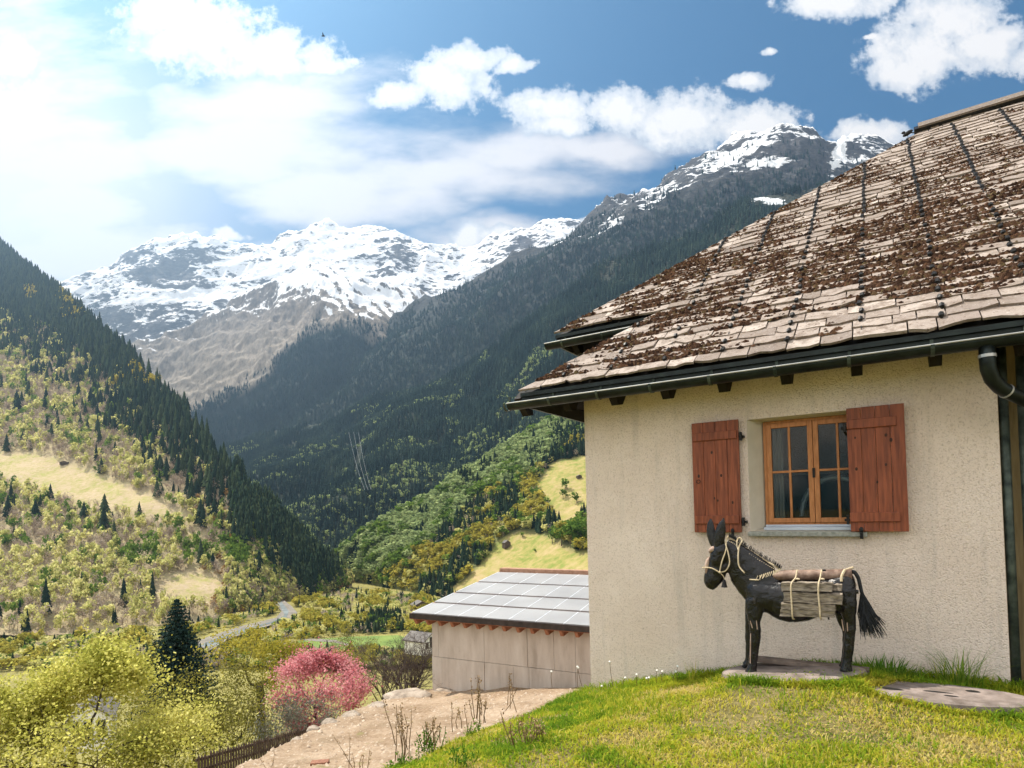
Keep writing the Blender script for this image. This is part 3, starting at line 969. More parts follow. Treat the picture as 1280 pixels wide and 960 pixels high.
for kd, nm, lb, cat, grp, tp, mt, h0, h1, kp, st in (
        ('M', 'broadleaf_tree', 'pale green crown in the close wood on the far spur', 'tree', 'pale woods on the spur', BRDF, m_mint, 9, 17, 0, 'pale_green_woods'),
        ('O', 'broadleaf_tree', 'golden green tree in the wood beside the hill meadow', 'tree', 'golden trees on the spur', BRD, m_olive, 9, 18, 60, 'golden_woods'),
        ('P', 'broadleaf_tree', 'pale yellow tree in the wood on the spur above the shed roof', 'tree', 'pale yellow trees on the spur', BRD, m_pale, 8, 15, 30, 'yellow_woods'),
        ('G', 'broadleaf_tree', 'mid green leafy tree in the wood on the spur above the shed roof', 'tree', 'green trees on the spur', BRD, m_green, 9, 18, 36, 'leafy_woods'),
        ('C', 'spruce_tree', 'dark spruce in the mixed wood on the spur', 'spruce', 'spruces on the spur', CON, m_spruce, 14, 26, 60, 'spur_spruce_woods'),
        ('B', 'bare_tree', 'leafless grey tree in the wood on the spur', 'tree', 'bare trees on the spur', BAR, m_bare, 8, 14, 40, 'bare_spur_woods')):
    k = kind == kd
    if k.sum():
        plant(kd, nm, lb, cat, grp, tp, mt, p[k], r.uniform(h0, h1, k.sum()), r.uniform(.95, 1.35, k.sum()), r, min(kp, int(k.sum())), st)
print('spur', len(p))


def on_grid(Gd, px, py):
    X, Y_ = px_of(Gd)
    i = np.argmin((X - px) ** 2 + (Y_ - py) ** 2)
    return Gd.reshape(-1, 3)[i]


def hill_tree(name, b, s, wf, lb, grp):
    V, F, A = BRD[random.randrange(4)]
    t_ = empty(name, b); tag(t_, lb, 'tree', grp)
    mesh_obj('crown', V * np.array([s * wf, s * wf, s]) + b - Z * .2, F, m_green, t_, attrs={'rnd': A * .5})
    MB().tube([b - Z, b + Z * s * .55], [s * .03, s * .018], 6).build('trunk', m_bare, t_)


# single trees in the hill meadow
solo = [(704, 612, 16, 'dark round tree at the top of the hill meadow'), (706, 622, 13, 'dark round bush just below the topmost tree of the hill meadow'), (684, 635, 14, 'leaning dark green tree at the left edge of the hill meadow'), (674, 622, 10, 'small dark bush left of the hill meadow'),
        (722, 628, 15, 'mid green tree beside the house corner in the hill meadow'), (668, 690, 5, 'low brown bush in the lower hill meadow'), (655, 672, 8, 'small green tree behind the log barn')]
for (x, y, hp, lb) in solo:
    b = on_grid(gS, x, y); s = hp * b[1] / FL
    hill_tree('meadow_tree', b, s, 1.25, lb, None)
# the dark grove right beside the house corner
gp_ = [(700, 682, 26), (712, 680, 32), (725, 683, 34), (738, 686, 30), (690, 680, 18), (718, 672, 28), (731, 674, 30)]
for (x, y, hp) in gp_:
    b = on_grid(gS, x, y); s = hp * b[1] / FL
    hill_tree('grove_tree', b, s, 1.1, 'deep green tree in the grove beside the house corner', 'grove beside the house corner')

# ------------------------------------------------ the two wooded mountainsides
SF = Sampler(gF)
p, px, py = SF.take(56000, r)
ok = visible(px, py) & (px < 1245)
p, px, py = p[ok], px[ok], py[ok]
X, Y_ = px_of(gF)
bareF = patch(px, py, [(965, 252, 34, 9, 5, 1), (560, 432, 22, 4, -25, 1), (505, 434, 18, 5, -28, .9), (596, 360, 24, 5, -25, .8), (440, 478, 14, 5, -30, 1), (390, 535, 16, 5, -20, 1), (365, 560, 14, 5, -15, 1), (448, 575, 4, 40, 10, 1), (520, 430, 24, 5, -22, .9), (520, 545, 10, 20, 40, .4), (350, 538, 18, 5, -30, .8)])
n = fbm(p / 160.0 + 3, 4)
ok = r.random(len(p)) > np.clip(bareF * 1.5 - .1, 0, 1) + np.clip((.40 - n) * 5, 0, .9)
p, px, py, n = p[ok], px[ok], py[ok], n[ok]
lightp = np.clip((p[:, 1] < 1500) * .16 + (fbm(p / 90.0 + 60, 3) > .60) * .35, 0, 1) * (py > 440)
lt = r.random(len(p)) < lightp
V, F, A = merge(CONF, p[~lt], r.uniform(15, 30, (~lt).sum()), r.uniform(.8, 1.25, (~lt).sum()), r)
tag(mesh_obj('mountain_forest', V, F, m_farspruce, attrs={'rnd': A}), kind='stuff')
V, F, A = merge(BRDF, p[lt], r.uniform(10, 18, lt.sum()), r.uniform(.8, 1.1, lt.sum()), r)
tag(mesh_obj('light_mountain_woods', V, F, m_mint, attrs={'rnd': A}), kind='stuff')
print('front', len(p))
SB = Sampler(gB)
p, px, py = SB.take(46000, r)
ok = visible(px, py) & (px < 1245) & (p[:, 2] < 1700)
p, px, py = p[ok], px[ok], py[ok]
tl = [(200, 500), (300, 500), (440, 425), (560, 365), (700, 292), (770, 260), (830, 240), (880, 222), (930, 217), (990, 216), (1040, 216), (1110, 220)]
belt = py - np.interp(px, *zip(*tl))
n = fbm(p / 140.0 + 31, 4)
pr = np.clip(.25 + belt / 30.0 + (n - .5) * 3, 0.03, 1) * np.where((px > 700) & (px < 880) & (belt < 25), .45, 1)
pr *= np.clip(1.2 - patch(px, py, [(965, 205, 60, 12, 0, 1.2), (1046, 205, 10, 40, 10, 1)]), 0, 1)
ok = r.random(len(p)) < pr
p = p[ok]
V, F, A = merge(CONF, p, r.uniform(15, 30, len(p)), r.uniform(.8, 1.2, len(p)), r)
tag(mesh_obj('high_mountain_forest', V, F, m_farspruce, attrs={'rnd': A}), kind='stuff')
print('back', len(p))
# wooded right flank of the bare shoulder
SR = Sampler(gR)
p, px, py = SR.take(26000, r)
FL_L = [(150, 560), (300, 490), (345, 445), (372, 420), (395, 400), (410, 392), (430, 398), (462, 416), (520, 430), (640, 460)]
belt = py - np.interp(px, *zip(*FL_L))
ok = visible(px, py) & (r.random(len(p)) < np.clip(.2 + belt / 25.0 + (fbm(p / 200.0 + 11, 3) - .5) * 3, 0, 1)) & (belt > -12)
ok &= r.random(len(p)) > patch(px, py, [(320, 495, 40, 7, -28, 1), (290, 508, 30, 5, -28, 1), (410, 425, 10, 5, 0, .8)])
p = p[ok]
V, F, A = merge(CONF, p, r.uniform(18, 32, len(p)), r.uniform(.8, 1.2, len(p)), r)
tag(mesh_obj('shoulder_forest', V, F, m_farspruce, attrs={'rnd': A}), kind='stuff')
print('rib', len(p))

# ------------------------------------------------ valley floor: round bushes, a few dark trees
n = 24000
px = r.uniform(-30, 760, n); py = 712 + 125 * r.random(n) ** 1.25
p = np.array([PZ(a, b, FLOOR + .8) for a, b in zip(px, py)])
ok = (p[:, 1] > 395) & (p[:, 1] < 1300)
RIVER = [(225, 812), (262, 790), (345, 768), (340, 750), (352, 744), (372, 760), (374, 772), (300, 800), (268, 816)]
FIELD = [(366, 803), (430, 794), (498, 790), (560, 795), (560, 818), (366, 815)]
for poly in (RIVER, FIELD): ok &= ~inpoly(px, py, poly)
# stay on the floor, off the hills
ok &= (py > np.interp(px, [-50, 100, 200, 275, 352, 436, 530, 590, 650, 730], [808, 799, 790, 776, 758, 740, 748, 760, 778, 800]) - 1)
dens = np.where(fbm(np.stack([px / 30, py / 9, 0 * px], -1), 3) > .42, 1, .3)
ok &= r.random(n) < dens
p, px, py = p[ok], px[ok], py[ok]
v = r.random(len(p)); g = fbm(np.stack([px / 24, py / 10, 0 * px + 4], -1), 2)
kd = np.where(g > .55, 'O', np.where(g > .40, 'P', 'B')); kd = np.where(v > .9, 'C', kd); kd = np.where((v < .12), 'M', kd)
kd = np.where((px > 445) & (px < 505) & (py > 765) & (py < 792) & (v > .3), 'C', kd)
for q_, nm, lb, cat, grp, tp, mt, h0, h1, kp, st in (
        ('O', 'valley_tree', 'golden green round tree on the valley floor', 'tree', 'golden trees on the valley floor', BRD, m_olive, 4.5, 10, 110, 'valley_scrub'),
        ('P', 'valley_tree', 'pale yellow bush on the valley floor near the river', 'bush', 'pale bushes on the valley floor', BRD, m_pale, 3.5, 7, 110, 'pale_scrub'),
        ('M', 'valley_tree', 'soft green tree on the valley floor', 'tree', 'green trees on the valley floor', BRD, m_green, 4, 8, 60, 'green_scrub'),
        ('B', 'bare_tree', 'leafless brown bush on the valley floor', 'bush', 'bare bushes on the valley floor', BAR, m_bare, 4, 7, 60, 'bare_scrub'),
        ('C', 'spruce_tree', 'small dark spruce on the valley floor', 'spruce', 'spruces on the valley floor', CON, m_spruce, 5, 11, 40, 'valley_spruces')):
    k = kd == q_
    if k.sum():
        plant(q_, nm, lb, cat, grp, tp, mt, p[k], r.uniform(h0, h1, k.sum()), r.uniform(.95, 1.4, k.sum()), r, min(kp, int(k.sum())), st)
print('floor', len(p))
# ------------------------------------------------------------------ materials of the house
def plaster():
    m, t = newmat('rough_plaster')
    o = t.obj()
    n1 = t.noise(o, 1.1, 5, .6); n2 = t.noise(t.scaled(o, (1, 1, .7)), 64, 6, .7); n3 = t.noise(t.scaled(o, (1, 1, .4)), 95, 3, .6)
    st_ = t.noise(t.scaled(o, (3.2, 3.2, .22)), 2.0, 5, .62); pt_ = t.noise(o, 2.7, 6, .7)
    vo = t.voro(t.vmath('ADD', o, t.vmath('MULTIPLY', t.n('ShaderNodeTexNoise').outputs['Color'], (.02, .02, .02))), 55)
    c = t.ramp(n1, [(.3, (.69, .57, .48, 1)), (.7, (.80, .685, .60, 1))])
    c = t.mix(t.math('MULTIPLY', t.smooth(n2, .50, .66), .62), c, (.42, .325, .255, 1))
    c = t.mix(t.math('MULTIPLY', t.smooth(n3, .64, .74), .45), c, (.20, .16, .125, 1))
    c = t.mix(t.math('MULTIPLY', t.smooth(st_, .52, .72), .28), c, (.40, .36, .32, 1))
    c = t.mix(t.math('MULTIPLY', t.smooth(pt_, .60, .70), .35), c, (.76, .69, .61, 1))
    h = t.math('ADD', t.math('MULTIPLY', n2, .7), t.math('MULTIPLY', t.smooth(vo, .0, .6), .5))
    t.out(t.principled(c, .95, t.bump(h, .9, .012), spec=.1))
    return m


m_plaster = plaster()
m_reveal = simple('smooth_plaster', (.58, .53, .43, 1), (.64, .59, .49, 1), 6, .9, .2, .004)
m_shutter = simple('stained_shutter_wood', (.12, .031, .014, 1), (.30, .084, .036, 1), 7, .5, .35, .003, stretch=(6, 6, .5), lo=.3, hi=.7)
m_knot = simple('wood_knot', (.02, .008, .005, 1), (.04, .015, .008, 1), 20, .6, 0)
m_sash = simple('oiled_sash_wood', (.36, .14, .045, 1), (.52, .22, .08, 1), 14, .45, .2, .002, stretch=(3, 3, .6))
m_eye, t = newmat('black_glass_eye'); t.out(t.principled((.004, .005, .006, 1), .05, None, 0, .4))
m_glass, t = newmat('window_glass')
_tr = t.n('ShaderNodeBsdfTransparent'); _tr.inputs[0].default_value = (.72, .76, .76, 1)
_gl = t.n('ShaderNodeBsdfGlossy'); _gl.inputs['Roughness'].default_value = .02
_fr = t.n('ShaderNodeFresnel'); _fr.inputs[0].default_value = 1.35
_mx = t.n('ShaderNodeMixShader'); t.t.links.new(_fr.outputs[0], _mx.inputs[0]); t.t.links.new(_tr.outputs[0], _mx.inputs[1]); t.t.links.new(_gl.outputs[0], _mx.inputs[2])
t.out(_mx.outputs[0])
m_curtain = simple('linen_curtain', (.30, .28, .25, 1), (.42, .40, .36, 1), 40, .9, .3, .003, stretch=(6, 6, .2))
m_sill = simple('sill_stone', (.20, .21, .18, 1), (.34, .34, .30, 1), 30, .85, .5, .004)
m_tin = simple('sill_tin', (.42, .46, .52, 1), (.52, .56, .62, 1), 4, .4, .1, .002, metallic=.5)
m_gutter = simple('dark_gutter_metal', (.006, .009, .009, 1), (.018, .026, .024, 1), 6, .42, .15, .003, metallic=.6, spec=.5)
m_rim = simple('gutter_rim_metal', (.36, .36, .355, 1), (.48, .48, .47, 1), 6, .4, .1, .002, metallic=.5)
m_pipe = simple('patina_pipe', (.02, .03, .026, 1), (.09, .11, .09, 1), 9, .5, .2, .003, metallic=.4)
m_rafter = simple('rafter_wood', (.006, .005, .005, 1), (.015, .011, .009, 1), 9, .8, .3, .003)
m_soffit = simple('soffit_boards', (.20, .075, .04, 1), (.30, .12, .065, 1), 8, .75, .3, .003)
m_iron = simple('black_iron', (.01, .01, .011, 1), (.025, .024, .023, 1), 20, .5, .3, .002, metallic=.5)
m_board = simple('recess_boards', (.19, .145, .075, 1), (.28, .22, .12, 1), 6, .85, .4, .004, stretch=(5, 5, .5))


def slate():
    m, t = newmat('roof_slate')
    o = t.obj(); a = t.attr('rnd')
    n1 = t.noise(o, 7, 6, .65); n2 = t.noise(o, 45, 5, .65)
    c = t.ramp(a, [(0.0, (.16, .13, .11, 1)), (.35, (.26, .21, .18, 1)), (.7, (.35, .29, .25, 1)), (1., (.47, .40, .35, 1))])
    c = t.mix(t.math('MULTIPLY', t.smooth(n1, .45, .62), .8), c, (.20, .155, .125, 1))
    c = t.mix(t.smooth(n2, .58, .72), c, (.50, .44, .38, 1))
    c = t.mix(t.smooth(t.noise(o, 21, 5, .7), .57, .66), c, (.12, .082, .062, 1))
    t.out(t.principled(c, .85, t.bump(t.math('ADD', n1, n2), .6, .012), spec=.25))
    return m


m_slate = slate()
m_moss = leafmat('roof_moss', [(.05, (.016, .011, .009, 1)), (.4, (.060, .034, .024, 1)), (.75, (.135, .074, .047, 1)), (.95, (.11, .09, .045, 1))], .0)
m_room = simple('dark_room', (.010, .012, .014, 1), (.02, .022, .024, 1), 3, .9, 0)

# ------------------------------------------------------------------ house
UL = 4.03                                   # left end of the front wall; u = 0 is its right end
OH, TH, ZE = 0.58, 0.6779, 3.072             # overhang, roof pitch, height of the tile edge
CT, ST = math.cos(TH), math.sin(TH)
SR_, S2 = 7.72, 1.71                        # slope length to the ridge and to the upper eave


def RP(u, s, h=0.0):
    """point on the roof plane: u along the eave, s up the slope, h above it"""
    return H(u, OH - s * CT - h * -ST, ZE + s * ST + h * CT)


RN = N * ST + Z * CT                         # roof normal
RS = -N * CT + Z * ST                        # up the slope
house = empty('alpine_house', H(2.0, 0, -0.2))
tag(house, 'beige plastered house with a mossy stone tiled hip roof and red shutters', 'house')

# front wall with a splayed window opening
ou0, ou1, oz0, oz1 = 2.108, 1.05, 1.335, 2.535      # outer opening (left, right)
iu0 = PW(957, 590, -.20)[0] + .012; mull = PW(1017.5, 590, -.20)[0]
iu1 = 2 * mull - iu0; iz0, iz1 = 1.36, 2.52
front = MB(); ZB, ZT = -2.5, 3.5


def hq(mb, pts): mb.add([H(*p) for p in pts], [list(range(len(pts)))])


nx, nz_ = 60, 50
for (a, b, c_, d_) in ((UL, ou0, ZB, ZT), (ou1, 0, ZB, ZT), (ou0, ou1, ZB, oz0), (ou0, ou1, oz1, ZT)):
    hq(front, [(a, 0, c_), (b, 0, c_), (b, 0, d_), (a, 0, d_)])
hq(front, [(UL, -9, ZB), (UL, 0, ZB), (UL, 0, ZT), (UL, -9, ZT)])
hq(front, [(0, 0, ZB), (0, -1.1, ZB), (0, -1.1, ZT), (0, 0, ZT)])
wall = front.build('wall', m_plaster, house)
rv = MB()
for (a, b) in (((ou0, oz0), (ou0, oz1)), ((ou0, oz1), (ou1, oz1)), ((ou1, oz1), (ou1, oz0)), ((ou1, oz0), (ou0, oz0))):
    ia = (iu0 if a[0] == ou0 else iu1, iz0 if a[1] == oz0 else iz1); ib = (iu0 if b[0] == ou0 else iu1, iz0 if b[1] == oz0 else iz1)
    hq(rv, [(a[0], 0, a[1]), (b[0], 0, b[1]), (ib[0], -.24, ib[1]), (ia[0], -.24, ia[1])])
rv.build('window_reveal', m_reveal, house)
bw = MB(); hq(bw, [(0, -1.1, ZB), (-6, -1.1, ZB), (-6, -1.1, ZT), (0, -1.1, ZT)])
bw.build('side_wall', m_board, house)
ub = MB()                                    # taller main body behind, carrying the upper eave
hq(ub, [(4.23, -1.9, 2), (-6, -1.9, 2), (-6, -1.9, 4.9), (4.23, -1.9, 4.9)]); hq(ub, [(4.23, -9, -3), (4.23, -1.9, -3), (4.23, -1.9, 4.9), (4.23, -9, 4.9)])
ub.build('upper_wall', m_plaster, house)

# window: frame, two sashes, panes, dark room behind
win = MB()
fw = .045
zf = -.20


def frame_rect(mb, u0, u1, z0, z1, w_, o0, o1):
    mb.hbox(u0, u0 - w_, o0, o1, z0, z1); mb.hbox(u1 + w_, u1, o0, o1, z0, z1)
    mb.hbox(u0 - w_, u1 + w_, o0, o1, z0, z0 + w_); mb.hbox(u0 - w_, u1 + w_, o0, o1, z1 - w_, z1)


frame_rect(win, iu0, iu1, iz0 + .03, iz1, .03, -.25, -.195)
window = win.build('window', m_sash, house, bevel=.003)
for (a, b) in ((iu0 - .03, mull), (mull, iu1 + .03)):
    s_ = MB(); z0, z1 = iz0 + .06, iz1 - .03
    frame_rect(s_, a - .002, b + .002, z0, z1, .05, -.24, -.18)
    s_.hbox((a + b) / 2 + .012, (a + b) / 2 - .012, -.225, -.185, z0 + .05, z1 - .05)
    zm = (z0 + z1) / 2 + .01
    s_.hbox(a - .05, b + .05, -.224, -.186, zm - .012, zm + .012)
    s_.build('sash', m_sash, window, bevel=.004)
    g_ = MB().hbox(a - .05, b + .05, -.212, -.206, z0 + .05, z1 - .05)
    g_.build('pane', m_glass, window)
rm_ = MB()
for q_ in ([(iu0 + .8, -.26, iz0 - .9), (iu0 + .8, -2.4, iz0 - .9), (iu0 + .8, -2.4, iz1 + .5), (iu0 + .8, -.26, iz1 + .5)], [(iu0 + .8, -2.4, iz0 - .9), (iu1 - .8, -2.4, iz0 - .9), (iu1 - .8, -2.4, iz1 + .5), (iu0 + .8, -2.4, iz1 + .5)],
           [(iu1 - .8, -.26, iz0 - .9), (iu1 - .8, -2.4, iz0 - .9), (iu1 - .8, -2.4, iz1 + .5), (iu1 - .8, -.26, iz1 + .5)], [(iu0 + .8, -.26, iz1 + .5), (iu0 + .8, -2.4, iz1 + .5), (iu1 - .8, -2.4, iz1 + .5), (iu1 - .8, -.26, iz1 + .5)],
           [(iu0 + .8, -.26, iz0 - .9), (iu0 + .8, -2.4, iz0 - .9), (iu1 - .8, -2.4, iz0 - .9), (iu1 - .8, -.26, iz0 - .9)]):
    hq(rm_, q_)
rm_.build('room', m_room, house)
ct_b = MB()
cu = [(iu0 - .02 - .16 * k / 14, -.30 + .018 * math.sin(k * 1.4)) for k in range(15)]
for (a, b) in zip(cu[:-1], cu[1:]): hq(ct_b, [(a[0], a[1], iz0), (b[0], b[1], iz0), (b[0], b[1], iz1), (a[0], a[1], iz1)])
ct_b.build('curtain', m_curtain, house)
ch_ = MB(); cc_ = mull - .16
ch_.tube([H(cc_ + .34 * math.cos(a), -.62, iz0 + .12 + .42 * math.sin(a)) for a in np.linspace(.0, math.pi, 18)], .03, 8)
ch_.build('chair_back', m_tin, house)
hd = MB().hbox(mull + .012, mull - .012, -.18, -.165, (iz0 + iz1) / 2 - .05, (iz0 + iz1) / 2 + .05)
hd.build('window_handle', m_iron, window)
MB().hbox(ou0 + .01, ou1 - .02, -.17, .085, 1.285, 1.335).build('sill', m_sill, house, bevel=.008)
MB().hbox(iu0 - .0, iu1 + .0, -.20, -.05, 1.345, 1.375).hbox(iu0, iu1, -.20, -.17, 1.375, 1.40).build('sill_flashing', m_tin, house, bevel=.003)


def shutter(u0, u1, z0, z1, off, hinge_left, label):
    b = MB(); n = 4; th_ = .035
    for i in range(n):
        a = u0 + (u1 - u0) * i / n; c_ = u0 + (u1 - u0) * (i + 1) / n
        b.hbox(a - .0012, c_ + .0012, off, off + th_, z0, z1)
    o = b.build('shutter', m_shutter, house, bevel=.004)
    tag(o, label)
    for zb in (z0 + .14, z1 - .16):
        if hinge_left:
            MB().hbox(u0 - .0, u1 + .065, off + th_, off + th_ + .022, zb - .045, zb + .045).build('batten', m_shutter, o, bevel=.005)
        else:
            MB().hbox(u0 - .012, u1 + .02, off + th_, off + th_ + .022, zb - .045, zb + .045).build('batten', m_shutter, o, bevel=.005)
        uh = u0 + .02 if hinge_left else u1 - .02
        MB().hbox(uh + .03, uh - .03, .0, off + .02, zb - .04, zb - .015).hbox(uh + .012, uh - .012, off + .0, off + .05, zb - .07, zb + .02).build('hinge', m_iron, o, bevel=.003)
    k = MB()
    rk = np.random.default_rng(int(abs(u0) * 100))
    for _ in range(6):
        uu_ = rk.uniform(min(u0, u1) + .05, max(u0, u1) - .05); zz_ = rk.uniform(z0 + .25, z1 - .25)
        s2 = rk.uniform(.008, .014)
        k.blob(H(uu_, off + th_, zz_), D * s2, N * .002, Z * s2 * 1.5, 8, 4)
    k.build('wood_knots', m_knot, o)
    hk = u1 + .09 if not hinge_left else u0 - .09
    MB().hbox(hk + .012, hk - .012, .0, off + .05, z0 - .07, z0 - .045).hbox(hk + .014, hk - .014, off + .035, off + .055, z0 - .07, z0 + .03).blob(H(hk, off + .05, z0 + .02), D * .02, N * .012, Z * .026).build('shutter_catch', m_iron, o, bevel=.003)
    return o


a_, b_ = PW(866.8, 600, .06)[0], PW(925.5, 600, .06)[0]
sz0, sz1 = PW(871, 665.5, .06)[1], PW(866.6, 529.7, .06)[1]
shutter(a_, b_, sz0, sz1, .045, False, 'red brown board shutter left of the window')
a_, b_ = PW(1061, 600, .09)[0], PW(1134, 600, .09)[0]
sz0, sz1 = PW(1100, 664.5, .09)[1], PW(1095, 507.3, .09)[1]
shutter(a_, b_, sz0, sz1, .065, True, 'red brown board shutter right of the window')
ring = MB(); uu_, zz_ = PW(873, 602, .1)
ring.tube([H(uu_ + .02 * math.cos(q), .10, zz_ + .02 * math.sin(q)) for q in np.linspace(0, 6.3, 12)], .004, 6)
ring.build('pull_ring', m_iron, house)


# ---- roof: one slab with the notch of the lower eave, then single slates on it
def hipA(s): return 4.611 - s * CT
def hipB(s): return 4.811 - (s - 1.735) * CT
RU = -5.0                                    # right end, out of the frame
slab = MB()
outline = [(4.611, 0), (RU, 0), (RU, SR_), (hipB(SR_), SR_), (hipB(S2), S2), (hipA(S2), S2)]
slab.prism([RP(u, s, -.045) for u, s in outline], RN * -.05)
# the planes that fall to the left behind the two hips, and the back of the roof
ci = RP(4.611, 0, -.05); ct_ = RP(hipA(S2), S2, -.05)
def shift_back(p, k): return np.array(p) + (-N) * k
rb = RP(hipB(SR_), SR_, -.05); rc0 = RP(4.811, 1.735, -.05)
slab.add([ci, ct_, ct_ - N * 6, ci - N * 9], [[0, 1, 2, 3]])
rbk = rb + np.array([0, 0, 0])
backc = rc0 - N * 9.3
slab.add([rc0, rb, backc], [[0, 1, 2]])
slab.add([rb, RP(RU, SR_, -.05), RP(RU, SR_, -.05) - N * 4.6 - Z * 3.7, backc], [[0, 1, 2, 3]])
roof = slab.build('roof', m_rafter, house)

tv, tf, ta = [], [], []
r6 = np.random.default_rng(66)
EXPO = 0.19; nrows = int(SR_ / EXPO)
quad6 = [(0, 1, 2, 3), (4, 7, 6, 5), (0, 4, 5, 1), (1, 5, 6, 2), (2, 6, 7, 3), (3, 7, 4, 0)]


def slate_tile(u0, u1, s0, s1, lift0, lift1, th_, rnd_):
    """one slate between u0 > u1, lower edge s0, upper edge s1; uneven lower edge"""
    b = len(tv)
    n = 4
    us = np.linspace(u0, u1, n)
    lows = [s0 + r6.normal(0, .014) + (.022 if i in (0, n - 1) else 0) * r6.random() for i in range(n)]
    tl = r6.normal(0, .006)
    for i in range(n):
        h0 = lift0 + tl * (i / (n - 1) - .5) * 2
        tv.append(RP(us[i], lows[i], h0 + th_)); tv.append(RP(us[i], s1, lift1 + th_ * .5)); tv.append(RP(us[i], lows[i] + .004, h0 - .004))
    for i in range(n - 1):
        c0, c1 = b + i * 3, b + i * 3 + 3
        tf.append((c0, c1, c1 + 1, c0 + 1)); tf.append((c0 + 2, c1 + 2, c1, c0))
    for e in (0, n - 1):
        c0 = b + e * 3
        tf.append((c0, c0 + 1, c0 + 2, c0 + 2) if False else (c0 + 2, c0, c0 + 1, c0 + 1))
    ta.extend([rnd_] * (n * 3))


moss_c = []
for k in range(nrows + 1):
    s0 = k * EXPO + r6.normal(0, .008) - (.02 if k == 0 else 0); s1 = min(s0 + EXPO * 1.75, SR_ + .02)
    left = hipA(max(s0, 0)) if s0 < S2 - .02 else hipB(s0)
    if s0 >= S2 - .02 and s0 < 1.735: left = 4.811
    if k == 0: left = 4.611
    u = left + .015; first = True
    while u > RU:
        wd = r6.uniform(.18, .42) if not first else r6.uniform(.12, .4)
        # the upper edge keeps inside the hip
        lim = (hipA(s1) if s0 < S2 - .02 else hipB(s1))
        n0 = u; n1 = u - wd
        if n0 > lim + .001 and first is False and n1 > lim: pass
        rv_ = np.clip(r6.normal(.55, .22), 0, 1)
        uu0, uu1 = n0 - .006, n1 + .006
        if uu0 > lim:                        # cut slate along the hip
            b = len(tv); th_ = .016
            s_at = lambda uq: min(s1, s0 + max(0.0, (left - uq)) / CT)
            tv.extend([RP(uu0, s0, .028), RP(uu1, s0, .028), RP(uu1, s_at(uu1), .012), RP(uu0, s_at(uu0) + .001, .012 + .016 * (1 - (s_at(uu0) - s0) / (s1 - s0))), RP(uu0, s0, .004), RP(uu1, s0, .004)])
            tf.extend([(b, b + 1, b + 2, b + 3), (b + 4, b + 5, b + 1, b), (b + 4, b, b + 3, b + 3)]); ta.extend([rv_] * 6)
        else:
            slate_tile(uu0, uu1, s0, s1, .012 + abs(r6.normal(0, .005)), .0, r6.uniform(.018, .030), rv_)
        u = n1; first = False
tf2 = [tuple(dict.fromkeys(f)) for f in tf]
mesh_obj('slates', tv, tf2, m_slate, roof, attrs={'rnd': ta})
# moss cushions along the lower edges of the slates, thickest in bands
mv, mf, ma = [], [], []
r7 = np.random.default_rng(77)
ico = [(0, 0, 1), (.9, 0, .35), (.28, .85, .35), (-.73, .53, .35), (-.73, -.53, .35), (.28, -.85, .35)]
icf = [(0, 1, 2), (0, 2, 3), (0, 3, 4), (0, 4, 5), (0, 5, 1)]
cand = 110000
su = r7.uniform(RU + 3.6, 4.7, cand); sk = r7.integers(1, nrows, cand)
ss_ = sk * EXPO + np.abs(r7.normal(0, .055, cand)) - .012
pts2 = np.stack([su, ss_, 0 * su], -1)
m1 = fbm(pts2 * np.array([.55, .9, 1]) + 3.1, 3); m2 = fbm(pts2 * np.array([2.4, 3.4, 1]) + 9.0, 3)
band = np.exp(-((ss_ - 1.15 - (su - 3.4) * -.20) / .85) ** 2) * .40 + np.exp(-((ss_ - 3.2) / 1.2) ** 2) * .13 * (su < 1.2)
prob = np.clip((m1 - .49) * 3.4 + (m2 - .5) * 4.2 + band - .10, 0, 1) * np.interp(ss_, [0, .3, 5, 7.5], [.35, 1, .75, .35])
lefts = np.where(ss_ < S2, hipA(ss_), hipB(ss_))
ok = (r7.random(cand) < prob) & (su < lefts - .03)
for u_, s_ in zip(su[ok], ss_[ok]):
    q = r7.uniform(.008, .030) * (1.15 if s_ < 3.5 else .85); b = len(mv); c0 = RP(u_, s_, .028)
    a0 = r7.random() * 6.28
    for (x, y, z_) in ico:
        xr = x * math.cos(a0) - y * math.sin(a0); yr = x * math.sin(a0) + y * math.cos(a0); j = r7.uniform(.8, 1.25)
        mv.append(c0 + D * xr * q * 1.3 * j + RS * yr * q * j + RN * (z_ - .35) * q * 1.35 * j)
    mf.extend([tuple(b + i for i in f) for f in icf]); ma.extend([r7.random()] * 6)
tag(mesh_obj('moss', mv, mf, m_moss, roof, attrs={'rnd': ma}), kind='stuff')
# snow guards: one black nub per course, in lines up the slope
for j, ul in enumerate(np.arange(-2.05, 4.8, .6115)):
    g_ = MB()
    pth, rad_ = [], []
    for k in range(1, nrows):
        s0 = k * EXPO
        lf = hipA(s0) if s0 < S2 else hipB(s0)
        if ul > lf - .03: break
        uu_ = ul + r7.normal(0, .006)
        thin = .0015 if s0 < 3.6 else .013
        big = .024 if not (s0 < 3.6 and r7.random() < .25) else .004
        hh = .012 if s0 < 3.6 else .030
        for ds_, q_, h_ in ((-.045, thin, hh), (-.024, big * .9, .042), (.0, big, .046), (.028, big * .8, .040), (.05, thin, hh)):
            pth.append(RP(uu_, s0 + ds_, h_)); rad_.append(q_)
    if len(pth) > 4: g_.tube(pth, rad_, 6); g_.build('snow_guard', m_iron, roof)
